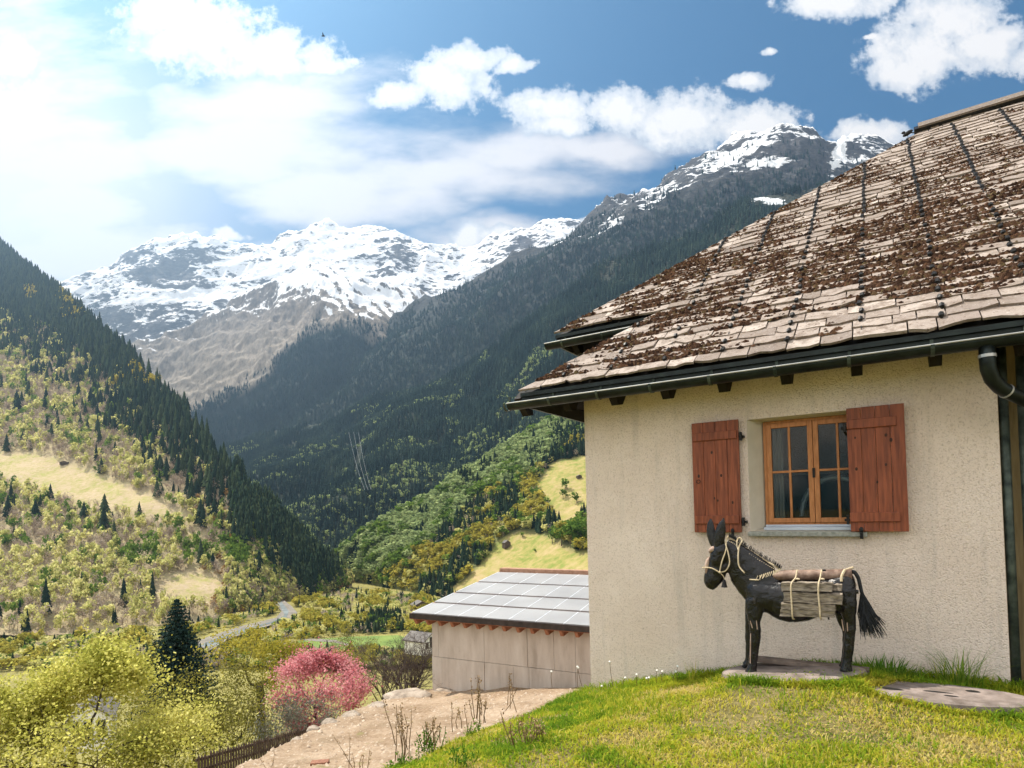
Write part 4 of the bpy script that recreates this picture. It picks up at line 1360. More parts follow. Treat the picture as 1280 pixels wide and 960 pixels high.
# ridge course standing proud
rg = MB()
rg.prism([RP(.22, SR_ - .10, .085), RP(RU, SR_ - .10, .085), RP(RU, SR_ - .10, .115), RP(.22, SR_ - .10, .115)], RS * .30)
rg.build('ridge_cap', m_slate, roof)
MB().prism([RP(.28, SR_ - .09, .0), RP(RU, SR_ - .09, .0), RP(RU, SR_ - .09, .085), RP(.28, SR_ - .09, .085)], RS * .2).build('ridge_board', m_iron, roof)

# ---- eaves: fascia, soffit, rafters, gutter with hooks (lower and upper)
def eave(u0, u1, s, wall_off, first_raft, nraft, gut_l):
    e0 = OH - s * CT; z0 = ZE + s * ST
    MB().hbox(u0, u1, e0 - .05, e0 - .02, z0 - .19, z0 - .025).hbox(u0, u1, e0 - .018, e0 + .012, z0 - .075, z0 - .03).build('fascia', m_gutter, house)
    sf = MB(); sf.prism([RP(u0 - .08, s + .06, -.10), RP(u1, s + .06, -.10), RP(u1, s + 1.0, -.10), RP(u0 - .08 - .94 * CT, s + 1.0, -.10)], RN * -.02)
    sf.build('soffit', m_soffit, house)
    for i in range(nraft):
        u_ = first_raft - i * .6115
        if u_ < u1: break
        rf = MB()
        sm_ = min(s + 1.1, s + (u0 - .05 - u_) / CT)
        if sm_ < s + .25: sm_ = s + .25
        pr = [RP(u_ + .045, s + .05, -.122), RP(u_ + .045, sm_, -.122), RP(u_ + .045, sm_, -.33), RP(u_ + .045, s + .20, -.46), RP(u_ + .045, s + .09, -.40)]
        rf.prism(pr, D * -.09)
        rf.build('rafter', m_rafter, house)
    # gutter: half round trough
    gz = z0 - .155; go = e0 + .045; R_ = .078
    g_ = MB(); prof = [(go + R_ * math.cos(a), gz - R_ * math.sin(a) * 1.0) for a in np.linspace(0, math.pi, 11)]
    inner = [(go + (R_ - .006) * math.cos(a), gz - (R_ - .006) * math.sin(a)) for a in np.linspace(math.pi, 0, 11)]
    ring_ = prof + inner; n = len(ring_)
    g_.prism([H(gut_l, o_, z_) for o_, z_ in ring_], D * (u1 - gut_l))
    g_.prism([H(gut_l - .002, o_, z_) for o_, z_ in prof], D * -.006)
    gt = g_.build('gutter', m_gutter, house)
    MB().tube([H(gut_l, go + R_, gz), H(u1, go + R_, gz)], .008, 8).build('gutter_rim', m_rim, gt)
    for i in range(nraft):
        u_ = first_raft - i * .6115 + .04
        if u_ < u1: break
        hk = MB(); R2 = R_ + .004
        pth = [(go + R2 * math.cos(a), gz - R2 * math.sin(a)) for a in np.linspace(0, math.pi, 9)]
        for (p_, q_) in zip(pth[:-1], pth[1:]):
            c_ = H(u_, (p_[0] + q_[0]) / 2, (p_[1] + q_[1]) / 2); v_ = H(0, q_[0], q_[1]) - H(0, p_[0], p_[1]); L = np.linalg.norm(v_)
            hk.box(c_, D * .014, v_ / 2 * 1.1, np.cross(D, v_ / L) * .004)
        hk.hbox(u_ + .013, u_ - .013, e0 - .016, e0 - .006, gz, z0 - .05)
        hk.build('gutter_hook', m_pipe, gt)
    return go, gz, R_


u_r0 = PW(761, 508, .45)[0]
fr = u_r0 + .6115 * 2
go, gz, gR_ = eave(4.60, RU, 0, 0, fr, 15, 4.735)
eave(4.80, RU, S2, -1.9, 4.62, 4, 4.93)
# hip boards on the left side of the two eaves
MB().hbox(4.60, 4.57, OH - .05, -8, ZE - .19, ZE - .03).build('side_fascia', m_gutter, house)
MB().hbox(4.80, 4.77, OH - S2 * CT - .05, -9, ZE + S2 * ST - .19, ZE + S2 * ST - .03).build('side_fascia', m_gutter, house)

# downpipe with its swan neck, running off to the right recess
ud = PW(1234, 445, go)[0]
dp = MB()
pth = [H(ud, go, gz - .06), H(ud, go, gz - .17), H(ud - .004, go - .01, gz - .24), H(ud - .03, go - .05, gz - .32), H(ud - .085, go - .115, gz - .385), H(ud - .16, go - .19, gz - .43), H(ud - .46, go - .46, gz - .585), H(ud - .75, go - .72, gz - .735), H(ud - .82, go - .78, gz - .80), H(ud - .84, go - .80, gz - .9), H(ud - .84, go - .80, -.3)]
dp.tube(pth, .056, 14)
pipe = dp.build('downpipe', m_gutter, house, smooth=True)
MB().tube([H(ud, go, gz - .125), H(ud, go, gz - .15)], .061, 14).build('pipe_collar', m_rim, pipe)
MB().tube([H(ud - .125, go - .158, gz - .410), H(ud - .135, go - .168, gz - .416)], .0605, 14).build('pipe_collar', m_rim, pipe)
for (uc, oc, rr_) in ((-.045, -.045, .036), (-.175, -.06, .036)):
    MB().tube([H(uc, oc, -.6), H(uc, oc, 3.05)], rr_, 12).build('corner_pipe', m_pipe, house, smooth=True)

# a bird on the hip
bd = MB(); bp = RP(.38, 7.42, .05)
bd.blob(bp + Z * .055, D * .075 - Z * .03, N * .03, Z * .035 + D * .01, 10, 6); bd.blob(bp + Z * .085 + D * .06, D * .03, N * .022, Z * .022, 8, 5)
bd.add([bp + Z * .085 + D * .085 + N * .006, bp + Z * .085 + D * .085 - N * .006, bp + Z * .082 + D * .11], [[0, 1, 2]])
bd.add([bp + Z * .045 - D * .05 + N * .02, bp + Z * .045 - D * .05 - N * .02, bp + Z * .01 - D * .14 - N * .012, bp + Z * .01 - D * .14 + N * .012], [[0, 1, 2, 3]])
bd.tube([bp + Z * .03 + N * .012, bp - Z * .02 + N * .012], .004, 5); bd.tube([bp + Z * .03 - N * .012, bp - Z * .02 - N * .012], .004, 5)
mesh_obj('bird', np.array(bd.V), bd.F, m_iron, origin=bp)
tag(bpy.data.objects['bird'], 'small black bird perched on the roof hip below the ridge', 'bird')

# ------------------------------------------------------------------ shed with the solar roof
sa = math.atan2(1420, FL)
Ds = np.array([-math.sin(sa), math.cos(sa), 0]); Ns = np.array([-math.cos(sa), -math.sin(sa), 0])
S0 = P(541, 862, 20.3)
def HS(u, o, z): return np.array([S0[0], S0[1], 0]) + Ds * u + Ns * o + Z * z   # u<0 to the right
ztop = P(541, 774, 20.3)[2]
best = min((abs(project([HS(o_, o_, ztop)])[0][0] - 513), o_) for o_ in np.arange(.1, 2, .01))
so_ = best[1]
# eave corner height from the pixel row
zc = min((abs(project([HS(so_, so_, z_)])[0][1] - 768), z_) for z_ in np.arange(-3, 0, .005))[1]
best = None
for L_ in np.arange(2, 16, .1):
    for h_ in np.arange(.2, 8, .05):
        q = project([HS(so_, so_ - L_, zc + h_)])[0]; e = (q[0] - 626) ** 2 + (q[1] - 714) ** 2
        if best is None or e < best[0]: best = (e, L_, h_)
Ls, hs = best[1], best[2]
print('shed', so_, zc, Ls, hs)
def SP(u, f, h=0):
    """shed roof: u along, f 0 eave .. 1 ridge"""
    nn_ = np.array(Ns * hs + Z * Ls) / math.hypot(hs, Ls)
    return HS(u, so_ - Ls * f, zc + hs * f) + nn_ * h
shed = empty('concrete_shed', HS(-4, 0, S0[2]))
tag(shed, 'low board marked concrete shed with a roof of solar panels', 'shed')


def concrete():
    m, t = newmat('shuttered_concrete')
    o = t.obj()
    n1 = t.noise(t.scaled(o, (1.2, 1.2, .25)), 2.2, 6, .6); n2 = t.noise(o, 14, 5, .6)
    c = t.ramp(n1, [(.3, (.37, .315, .265, 1)), (.5, (.50, .435, .375, 1)), (.72, (.60, .54, .48, 1))])
    c = t.mix(t.math('MULTIPLY', t.smooth(n2, .6, .8), .5), c, (.25, .20, .16, 1))
    t.out(t.principled(c, .9, t.bump(n2, .3, .01), spec=.15))
    return m


m_conc = concrete()
m_fascia = simple('dark_eave_board', (.02, .015, .013, 1), (.05, .035, .03, 1), 6, .6, .2, .004)
m_rwood = simple('red_rafter_wood', (.25, .10, .055, 1), (.37, .165, .095, 1), 8, .7, .2, .004)
m_panel = simple('solar_panel_glare_grey', (.27, .265, .265, 1), (.33, .325, .32, 1), .7, .38, .0, .0, spec=.8)  # sky glare on the panels is put into this light grey base colour
m_alu = simple('panel_frame_metal', (.62, .62, .62, 1), (.74, .74, .74, 1), 6, .4, .1, .002, metallic=.6)
m_ridge = simple('ridge_wood', (.30, .17, .11, 1), (.42, .25, .17, 1), 6, .8, .2, .004)
SU = -11.0
wl = MB(); zlow = S0[2] - 3
joints = [0.0]
# cast sections, each a hair proud or back, so the joints read
ju = [0, .75 * .35, 2.05, 3.6, 4.5, 5.2, 7.4, 11.0]
zj = S0[2] + 1.12
for i in range(len(ju) - 1):
    wl.box(HS(-(ju[i] + ju[i + 1]) / 2, -.15, (zj + .006 + ztop + .24) / 2), Ds * ((ju[i + 1] - ju[i]) / 2 - .006), Ns * (.15 + .004 * (i % 3)), Z * (ztop + .24 - zj - .006) / 2)
ju2 = [0, .4, 2.05, 3.1, 3.65, 5.2, 6.9, 11.0]
for i in range(len(ju2) - 1):
    wl.box(HS(-(ju2[i] + ju2[i + 1]) / 2, -.15, (zlow + zj - .006) / 2), Ds * ((ju2[i + 1] - ju2[i]) / 2 - .006), Ns * (.15 + .005 * ((i + 1) % 3) + .012), Z * (zj - .006 - zlow) / 2)
wl.box(HS(-5.5, -.3, (zlow + ztop + .2) / 2), Ds * 5.49, Ns * .12, Z * (ztop + .2 - zlow) / 2)
wl.build('wall', m_conc, shed)
sw = MB(); sw.prism([HS(0, -.32, zlow), HS(0, -Ls + .9, zlow), HS(0, -Ls + .9, zc + hs * (Ls - .9 + so_) / Ls - .2), HS(0, -.32, zc + hs * (.32 + so_) / Ls - .2)], Ds * -.3)
sw.build('side_wall', m_conc, shed)
rs = MB(); rs.prism([SP(so_, 0, -.06), SP(SU, 0, -.06), SP(SU, 1, -.06), SP(so_, 1, -.06)], (SP(0, 0, -.10) - SP(0, 0, 0)))
sroof = rs.build('roof', m_rwood, shed)
MB().box((SP(so_, 0, -.09) + SP(SU, 0, -.09)) / 2 + Z * .05 + Ns * .03, Ds * (so_ - SU) / 2, Ns * .03, Z * .085).build('eave_board', m_fascia, sroof)
MB().box((SP(so_ + .02, .5, -.07) + SP(so_ + .02, .5, -.07)) / 2, Ds * .025, (SP(0, 1) - SP(0, 0)) / 2, Z * .09).build('verge_board', m_ridge, sroof)
MB().box((SP(so_, 1, .06) + SP(SU, 1, .06)) / 2, Ds * (so_ - SU) / 2, Ns * .16, Z * .11).build('ridge_cap', m_ridge, sroof, bevel=.02)
i = 0; u_ = so_ - .18
while u_ > SU:
    MB().prism([SP(u_ + .05, -.002, -.16), SP(u_ + .05, .22, -.16), SP(u_ + .05, .22, -.34), SP(u_ + .05, .012, -.34)], Ds * -.10).build('rafter', m_rwood, sroof)
    u_ -= .48


def sfrac(px, py): return min((float(np.sum((project([SP(so_, f)])[0] - (px, py)) ** 2)), f) for f in np.arange(0, 1.001, .005))[1]
fr_ = [0.0, sfrac(542, 754.6), sfrac(568, 741.5), sfrac(597, 729), 1.0]
print('rows', fr_)
def udist(px, f): return min((abs(project([SP(u, f)])[0][0] - px), u) for u in np.arange(SU, so_, .01))[1]
wp = (udist(547, 0.) - udist(674, 0.)) / 4
print('panel w', wp)
nrm_s = (SP(0, 0, 1) - SP(0, 0, 0))
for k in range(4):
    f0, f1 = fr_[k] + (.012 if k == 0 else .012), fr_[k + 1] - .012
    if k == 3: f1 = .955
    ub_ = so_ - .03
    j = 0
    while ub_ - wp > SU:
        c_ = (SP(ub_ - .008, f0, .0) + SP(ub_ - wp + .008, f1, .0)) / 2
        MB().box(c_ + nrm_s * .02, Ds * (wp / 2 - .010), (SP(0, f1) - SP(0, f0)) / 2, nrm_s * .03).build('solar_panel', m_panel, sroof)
        fr2 = MB()
        MB_w = .022
        fr2.box(SP(ub_ - .005, (f0 + f1) / 2, .03), Ds * MB_w, (SP(0, f1) - SP(0, f0)) / 2, nrm_s * .024)
        fr2.build('panel_joint', m_alu, sroof)
        ub_ -= wp; j += 1
# ------------------------------------------------------------------ lawn, terrace, slabs
MOUND = .172


def lawn_z(u, n):
    f = np.clip(n / 4.0, 0, 1)
    z0 = np.interp(u, [-8, 0, 1.2, 2.0, 3.0, 4.0, 4.6, 6, 9, 12], [.05, -.02, -.06, -.14, -.36, -.60, -.95, -1.9, -3.6, -5])
    z1 = np.interp(u, [-8, 0, 1.2, 2.0, 3.0, 3.7, 4.1, 4.9, 6, 9, 12], [.06, 0, 0, -.02, -.08, -.16, -.30, -.80, -1.5, -3.3, -5])
    z = z0 * (1 - f) + z1 * f
    z = z + MOUND * np.exp(-((u - 1.55) / 1.0) ** 2 - ((n - .95) / .8) ** 2) + .05 * np.exp(-((u - .2) / .8) ** 2 - ((n - 1.0) / .7) ** 2)
    bump_ = (fbm(np.stack([u * 1.3, n * 1.3, 0 * u], -1), 3) - .5) * .10 * np.clip(n / .8, 0, 1)
    return z + bump_


uu_ = np.linspace(-7, 8, 190); nn_ = np.concatenate([np.linspace(-.3, 6, 110), np.linspace(6.2, 12, 20)])
UU, NN = np.meshgrid(uu_, nn_, indexing='ij')
ZZ = lawn_z(UU, NN)
LP = W0 + D * UU[..., None] + N * NN[..., None]; LP[..., 2] = ZZ


def lawnsoil():
    m, t = newmat('lawn_soil'); o = t.obj()
    n1 = t.noise(o, 1.6, 5, .6); n2 = t.noise(o, 26, 5, .65)
    c = t.ramp(t.math('ADD', t.math('MULTIPLY', n1, .5), t.math('MULTIPLY', n2, .5)), [(.36, (.06, .055, .02, 1)), (.5, (.14, .12, .045, 1)), (.64, (.26, .20, .10, 1))])
    t.out(t.principled(c, .95, t.bump(n2, .8, .02), spec=.1))
    return m


m_soil = lawnsoil()
tag(mesh_obj('lawn_ground', LP.reshape(-1, 3), grid_faces(len(uu_), len(nn_)), m_soil, smooth=True), kind='structure')


def blades(u, n, hgt, wid, r, lean=.45, segs=2):
    """curved grass blades rooted on the lawn -> V, F, rnd"""
    k = len(u)
    base = W0 + D * u[:, None] + N * n[:, None]; base[:, 2] = lawn_z(u, n) - .004
    an = r.uniform(0, 6.28, k); dr = np.stack([np.cos(an), np.sin(an), 0 * an], -1)
    sd = np.stack([-np.sin(an), np.cos(an), 0 * an], -1); tw = r.uniform(0, 6.28, k)[:, None]
    sd = sd * np.cos(tw) + dr * np.sin(tw) * .6
    L = np.abs(r.normal(lean, .3, k))[:, None] * hgt[:, None]
    w_ = wid[:, None] * .5
    v0, v1 = base - sd * w_, base + sd * w_
    mid = base + dr * L * .35 + Z * hgt[:, None] * .6
    v2, v3 = mid + sd * w_ * .8, mid - sd * w_ * .8
    tip = base + dr * L + Z * hgt[:, None] * np.clip(1 - L * 0.3 / hgt[:, None], .5, 1)
    V = np.stack([v0, v1, v2, v3, tip], 1).reshape(-1, 3)
    b = (np.arange(k) * 5)[:, None]
    F = np.concatenate([b + np.array([[0, 1, 2]]), b + np.array([[0, 2, 3]]), b + np.array([[3, 2, 4]])])
    return V, F


m_grass = leafmat('lawn_grass', [(.05, (.09, .19, .018, 1)), (.35, (.22, .33, .025, 1)), (.6, (.44, .44, .04, 1)), (.82, (.58, .50, .08, 1)), (.97, (.62, .50, .22, 1))], .5)
m_green_grass = leafmat('fresh_grass', [(.1, (.05, .13, .015, 1)), (.6, (.14, .26, .03, 1)), (.95, (.30, .36, .06, 1))], .45)
m_dry = leafmat('dry_stems', [(.1, (.16, .10, .05, 1)), (.9, (.42, .30, .17, 1))], .2)
r = np.random.default_rng(21)
# visible part of the lawn only
k = 210000
u = r.uniform(-2.2, 5.3, k); n = r.uniform(.02, 6.2, k) ** 1.0
zz_ = lawn_z(u, n); pw_ = W0 + D * u[:, None] + N * n[:, None]; pw_[:, 2] = zz_
q = project(pw_); dist = pw_[:, 1]
ok = (dist > 1.0) & (q[:, 0] > -20) & (q[:, 0] < 1310) & (q[:, 1] < 990) & (r.random(k) < np.clip(1.5 / 1.0 * (3.6 / np.maximum(dist, 1)) ** .6, 0, 1))
edge = np.interp(n, [0, 4], [4.15, 4.05]) + (fbm(np.stack([n * 2, n * 0 + 3, n * 0], -1), 2) - .5) * .7
ok &= (u < edge) | (r.random(k) < np.exp(-np.maximum(u - edge, 0) * 4.5))
thin = fbm(np.stack([u * 1.1, n * 1.1, 0 * u + 5], -1), 3)
ok &= r.random(k) < np.clip((.70 - thin) * 7, .25, 1)
sl1 = ((u - 1.57) / .60) ** 2 + ((n - .82) / .37) ** 2; sl2 = ((u - .485) / .58) ** 2 + ((n - 1.04) / .25) ** 2
ok &= (sl1 > .93) & (sl2 > .93)
u, n, thin = u[ok], n[ok], thin[ok]
for (uc, nc, ru, rn_, kk) in ((1.57, .82, .61, .40, 5200), (.485, 1.04, .61, .27, 3000)):
    aa = r.uniform(0, 6.283, kk); rr_ = 1 + np.abs(r.normal(0, .07, kk))
    u = np.concatenate([u, uc + ru * rr_ * np.cos(aa)]); n = np.concatenate([n, nc + rn_ * rr_ * np.sin(aa)])
n_rim = 8200
c1 = fbm(np.stack([u * 1.5, n * 1.5, 0 * u + 1.7], -1), 3); c2 = fbm(np.stack([u * 5, n * 5, 0 * u], -1), 2)
col_ = np.clip(.64 + (c1 - .5) * 2.4 + (c2 - .5) * 1.2 + r.normal(0, .20, len(u)), 0, 1)
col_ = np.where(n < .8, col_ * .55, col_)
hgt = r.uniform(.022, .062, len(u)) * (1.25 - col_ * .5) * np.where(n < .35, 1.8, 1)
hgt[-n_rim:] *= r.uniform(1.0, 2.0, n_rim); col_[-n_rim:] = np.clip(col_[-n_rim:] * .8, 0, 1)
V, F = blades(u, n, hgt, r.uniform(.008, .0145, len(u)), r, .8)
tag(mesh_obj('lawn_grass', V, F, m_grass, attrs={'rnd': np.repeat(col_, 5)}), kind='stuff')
print('blades', len(u))
# longer grass in clumps
k = 60000
u = r.uniform(-2, 4.3, k); n = r.uniform(.7, 5.2, k)
cl_ = fbm(np.stack([u * 2.6, n * 2.6, 0 * u + 21], -1), 3)
sl1 = ((u - 1.57) / .64) ** 2 + ((n - .82) / .42) ** 2; sl2 = ((u - .485) / .62) ** 2 + ((n - 1.04) / .29) ** 2
ok = (r.random(k) < np.clip((cl_ - .52) * 5, 0.02, 1)) & (sl1 > 1) & (sl2 > 1)
u, n = u[ok], n[ok]
V, F = blades(u, n, r.uniform(.04, .10, len(u)), r.uniform(.007, .012, len(u)), r, .6)
tag(mesh_obj('long_grass', V, F, m_grass, attrs={'rnd': np.repeat(np.clip(r.normal(.46, .28, len(u)), 0, 1), 5)}), kind='stuff')
# clover and moss cushions: little flat leaves
k = 60000
u = r.uniform(-2, 4.2, k); n = r.uniform(.25, 6, k); c1 = fbm(np.stack([u * 2.2, n * 2.2, 0 * u + 8], -1), 3)
ok = (r.random(k) < np.clip((c1 - .45) * 7, 0, 1)); u, n = u[ok], n[ok]
C = W0 + D * u[:, None] + N * n[:, None]; C[:, 2] = lawn_z(u, n) + r.uniform(.004, .03, len(u))
V, F = leaf_quads(C, r.uniform(.010, .022, len(u)), r)
tag(mesh_obj('clover_leaves', V, F, m_grass, attrs={'rnd': np.repeat(np.clip(r.normal(.42, .22, len(u)), 0, 1), 4)}), kind='stuff')

# dirt terrace
TER = [
    [(250, 1010, 8.3), (290, 960, 10), (345, 936, 11.5), (400, 907, 14), (450, 886, 17), (492, 870, 19.3), (545, 861, 20.9), (610, 858, 20), (800, 858, 18)],
    [(330, 1020, 7.6), (370, 965, 9.2), (420, 940, 11), (468, 915, 13), (515, 895, 15.3), (552, 880, 17.2), (600, 872, 18), (670, 866, 17), (820, 864, 15.5)],
    [(420, 1020, 7.2), (455, 968, 8.6), (500, 945, 10), (545, 922, 11.5), (585, 905, 13), (618, 893, 14.4), (660, 880, 14.8), (720, 872, 14.6), (830, 868, 13.5)],
    [(520, 1040, 6.6), (555, 985, 7.6), (600, 958, 8.6), (640, 938, 9.6), (670, 922, 10.5), (700, 906, 11.3), (735, 893, 11.8), (780, 882, 12), (840, 872, 12)],
]
gT = loft(TER, 150, 70)
gT[..., 2] += (fbm(gT * 1.2, 4) - .5) * .22 + (fbm(gT * 5, 3) - .5) * .10


def dirt():
    m, t = newmat('trodden_dirt'); o = t.obj()
    n1 = t.noise(o, .7, 5, .6); n2 = t.noise(o, 11, 6, .68)
    c = t.ramp(t.math('ADD', t.math('MULTIPLY', n1, .5), t.math('MULTIPLY', n2, .5)), [(.36, (.185, .125, .078, 1)), (.5, (.30, .218, .146, 1)), (.64, (.40, .31, .225, 1))])
    c = t.mix(t.math('MULTIPLY', t.smooth(t.noise(o, .9, 6, .65), .54, .66), .6), c, (.23, .17, .11, 1))
    c = t.mix(t.math('MULTIPLY', t.smooth(t.noise(o, 2.3, 5, .65), .62, .70), .6), c, (.20, .19, .075, 1))
    t.out(t.principled(c, .95, t.bump(n2, .7, .05), spec=.1))
    return m


m_dirt = dirt()
A = np.concatenate([(gT[0] - np.array([.6, -.6, .9]))[None], gT, (gT[-1] - Z * .8)[None]])
tag(mesh_obj('dirt_path', A.reshape(-1, 3), grid_faces(A.shape[0], A.shape[1]), m_dirt, smooth=True), kind='structure')


def terrain_at(px, py): return on_grid(gT, px, py)


# pebbles and clods strewn on the dirt
rk_m = simple('pale_rock', (.22, .175, .135, 1), (.42, .35, .28, 1), 4, .9, .9, .05)
k = 2600
ij = r.integers(0, gT.shape[0] * gT.shape[1], k); c = gT.reshape(-1, 3)[ij]
V, F = [], []
for c_ in c:
    s = abs(r.normal(0, .020)) + .006; b = len(V)
    for (x, y, z_) in [(1, 0, .1), (0, 1, .1), (-1, 0, .1), (0, -1, .1), (.1, .1, .9)]:
        V.append(c_ + np.array([x, y, z_]) * s * r.uniform(.7, 1.3, 3) + np.array([r.normal(0, .05), r.normal(0, .05), 0]) * 0)
    F.extend([(b, b + 1, b + 4), (b + 1, b + 2, b + 4), (b + 2, b + 3, b + 4), (b + 3, b, b + 4)])
tag(mesh_obj('pebbles', V, np.array(F), simple('dirt_clods', (.26, .19, .13, 1), (.48, .39, .30, 1), 9, .9, .5, .01)), kind='stuff')

# boulders along the edge of the terrace
def rock(px, py, w_, h_, label, mat=None, flat=.6):
    c_ = terrain_at(px, py); s = w_ * c_[1] / FL; hh = h_ * c_[1] / FL
    mb = MB(); mb.blob((0, 0, 0), (s * .5, 0, 0), (0, s * .42, 0), (0, 0, hh), 14, 9)
    V = np.array(mb.V); V *= (1 + (fbm(V / s * 2.6 + px, 4) - .5) * 1.1)[:, None]
    o = mesh_obj('boulder', V * np.array([1, 1, .8]) + c_ - Z * hh * .25, mb.F, mat or rk_m, smooth=True, origin=c_)
    tag(o, label, 'rock')


for a in [(512, 868, 54, 9, 'large flat pale boulder at the left end of the terrace beside the shed'), (470, 882, 26, 7, 'mid sized pale rock on the terrace edge just left of the large flat boulder'), (438, 893, 26, 7, 'low rock on the terrace edge right of the pink tree'),
          (412, 904, 22, 8, 'upright pale rock under the pink blossom tree'), (392, 912, 18, 6, 'small rock on the terrace edge below the pink tree'), (372, 924, 16, 6, 'small stone near the end of the picket fence'), (566, 862, 44, 8, 'dark rock against the foot of the shed wall')]:
    rock(*a)
# a brick lying on the dirt
bk = terrain_at(400, 957)
tag(MB().box(bk + Z * .03, (.14, .02, 0), (-.01, .07, 0), (0, 0, .04)).build('brick', simple('old_brick', (.20, .09, .06, 1), (.32, .16, .10, 1), 20, .9, .5, .01), bevel=.006, origin=bk), 'single reddish brick lying on the dirt at the bottom edge', 'brick')
# timber lying along the foot of the lawn bank
lg0, lg1 = terrain_at(600, 890), terrain_at(690, 872)

# ---- stone slabs at the wall
m_slab = simple('weathered_slab', (.12, .095, .08, 1), (.27, .22, .195, 1), 6, .9, .7, .012)
def disc(name, c, ru, rn, th_, tilt, label, cat, cracks):
    n = 40; top = []; rr_ = np.random.default_rng(int(abs(ru) * 1000))
    mb = MB(); rings = [(.0, .0), (.5, .0), (.93, .0), (1.0, -.25), (1.02, -1.0)]
    V = []; F = []
    jit = 1 + (fbm(np.stack([np.cos(np.linspace(0, 6.283, n)) * 1.5, np.sin(np.linspace(0, 6.283, n)) * 1.5, np.zeros(n) + ru], -1), 3) - .5) * .25
    V.append(c)
    for (f, dz) in rings[1:]:
        for i in range(n):
            a = 2 * math.pi * i / n
            V.append(c + D * (ru * f * jit[i % n] * math.cos(a)) + N * (rn * f * jit[i % n] * math.sin(a)) + Z * (dz * th_ + tilt * ru * f * math.cos(a)))
    for i in range(n): F.append((0, 1 + i, 1 + (i + 1) % n))
    for k in range(len(rings) - 2):
        for i in range(n):
            a = 1 + k * n + i; b = 1 + k * n + (i + 1) % n
            F.append((a, a + n, b + n, b))
    o = mesh_obj(name, V, F, m_slab, origin=c); tag(o, label, cat)
    for (u_, n_, su, sn) in cracks:
        MB().blob(c + D * u_ + N * n_ + Z * (.001 + tilt * u_), D * su, N * sn, Z * .006, 10, 4).build('hole', m_iron, o)
    return o


DOFF = .80                                   # the donkey stands this far in front of the wall


def DK(px, py, lat=0.0):
    r_ = ray(px, py); o = W0 + N * DOFF
    t_ = ((o - EYE) @ N) / (r_ @ N)
    return EYE + r_ * t_ + N * lat


f0, h0 = DK(942, 836), DK(1057, 836)
tilt = (h0[2] - f0[2]) / ((h0 - f0) @ D)
uF = (f0 - W0) @ D; uH = (h0 - W0) @ D
cs = W0 + D * ((uF + uH) / 2 + .05) + N * (DOFF + .02); cs[2] = (f0[2] + h0[2]) / 2 - .012
disc('stone_slab', cs, .60, .36, .05, tilt, 'round flat weathered slab carrying the donkey figure', 'slab', [])
bm = MB().box(cs + N * -.20 + Z * .02 - D * .1, D * .50, N * .06, Z * .02)
tag(bm.build('timber_plank', simple('grey_plank', (.10, .075, .06, 1), (.22, .17, .14, 1), 7, .85, .4, .004, stretch=(1, 1, 1)), bevel=.006, origin=cs), 'dark plank lying on the slab behind the feet of the donkey', 'plank')
c2 = PZ(1178, 865, .125)
print('slab', cs, lawn_z(np.array([(uF + uH) / 2]), np.array([DOFF])), 'slab2', lawn_z(np.array([(c2 - W0) @ D]), np.array([(c2 - W0) @ N])))
disc('stone_slab', c2, .60, .27, .06, -.03, 'long flat slab with holes in the grass below the corner pipes', 'slab', [(.02, .02, .11, .012), (-.20, -.10, .05, .03), (.33, .05, .09, .03), (-.05, .10, .05, .012)])

# ---- tall grasses and weeds
def tuft(name, px, py, nb, hgt, spread, mat, label, cat, wid=.007, z=None, lean=.5):
    c = PZ(px, py, z) if z is not None else None
    r2 = np.random.default_rng(int(px * 7 + py))
    V = []; F = []; A = []
    for _ in range(nb):
        an = r2.uniform(0, 6.28); rr_ = spread * r2.random() ** .7
        b0 = c + np.array([math.cos(an) * rr_, math.sin(an) * rr_, -.01]); h_ = hgt * r2.uniform(.45, 1.05)
        dv = np.array([math.cos(an + r2.normal(0, .5)), math.sin(an + r2.normal(0, .5)), 0]); ln = h_ * abs(r2.normal(lean, .25))
        sd = np.cross(dv, Z) * wid * r2.uniform(.6, 1.2); b = len(V); m = 5
        for i in range(m):
            f = i / (m - 1); pp = b0 + dv * ln * f ** 1.7 + Z * h_ * (f - .25 * f * f * (ln / h_))
            V.extend([pp - sd * (1 - f * .9), pp + sd * (1 - f * .9)])
        for i in range(m - 1):
            F.append((b + 2 * i, b + 2 * i + 1, b + 2 * i + 3, b + 2 * i + 2))
        A.extend([r2.random()] * (2 * m))
    o = mesh_obj(name, V, np.array(F), mat, attrs={'rnd': A}, origin=c)
    tag(o, label, cat)
    return o


wb = lambda px, py, off: PW(px, py, off)[1]
for i, (px, py, nb) in enumerate([(895, 856, 90), (925, 861, 110), (955, 863, 120), (985, 863, 150), (1012, 861, 150), (1048, 856, 120), (1090, 874, 70), (1130, 880, 70), (1190, 881, 80), (1250, 876, 70)]):
    pass
tuft('grass_tuft', 1108, 846, 420, .17, .30, m_green_grass, 'dense dark green tuft at the wall behind the hind foot of the donkey', 'grass tuft', z=wb(1108, 846, .45), lean=.55)
tuft('grass_tuft', 1200, 852, 130, .36, .17, m_green_grass, 'tall fountain of grass blades at the wall behind the slab with holes', 'grass tuft', .005, z=wb(1200, 852, .35), lean=.75)
tuft('grass_tuft', 1180, 852, 40, .22, .12, m_grass, 'short yellowing grass just left of the tall fountain grass', 'grass tuft', .005, z=wb(1180, 852, .35), lean=.6)
tuft('grass_tuft', 1035, 858, 300, .085, .25, m_green_grass, 'low green clover tuft in front of the slab under the donkey', 'grass tuft', .009, z=wb(1035, 858, .95), lean=.7)
tuft('grass_tuft', 868, 848, 40, .22, .10, m_grass, 'thin dry grass at the wall left of the donkey', 'grass tuft', .004, z=wb(868, 848, .35), lean=.25)


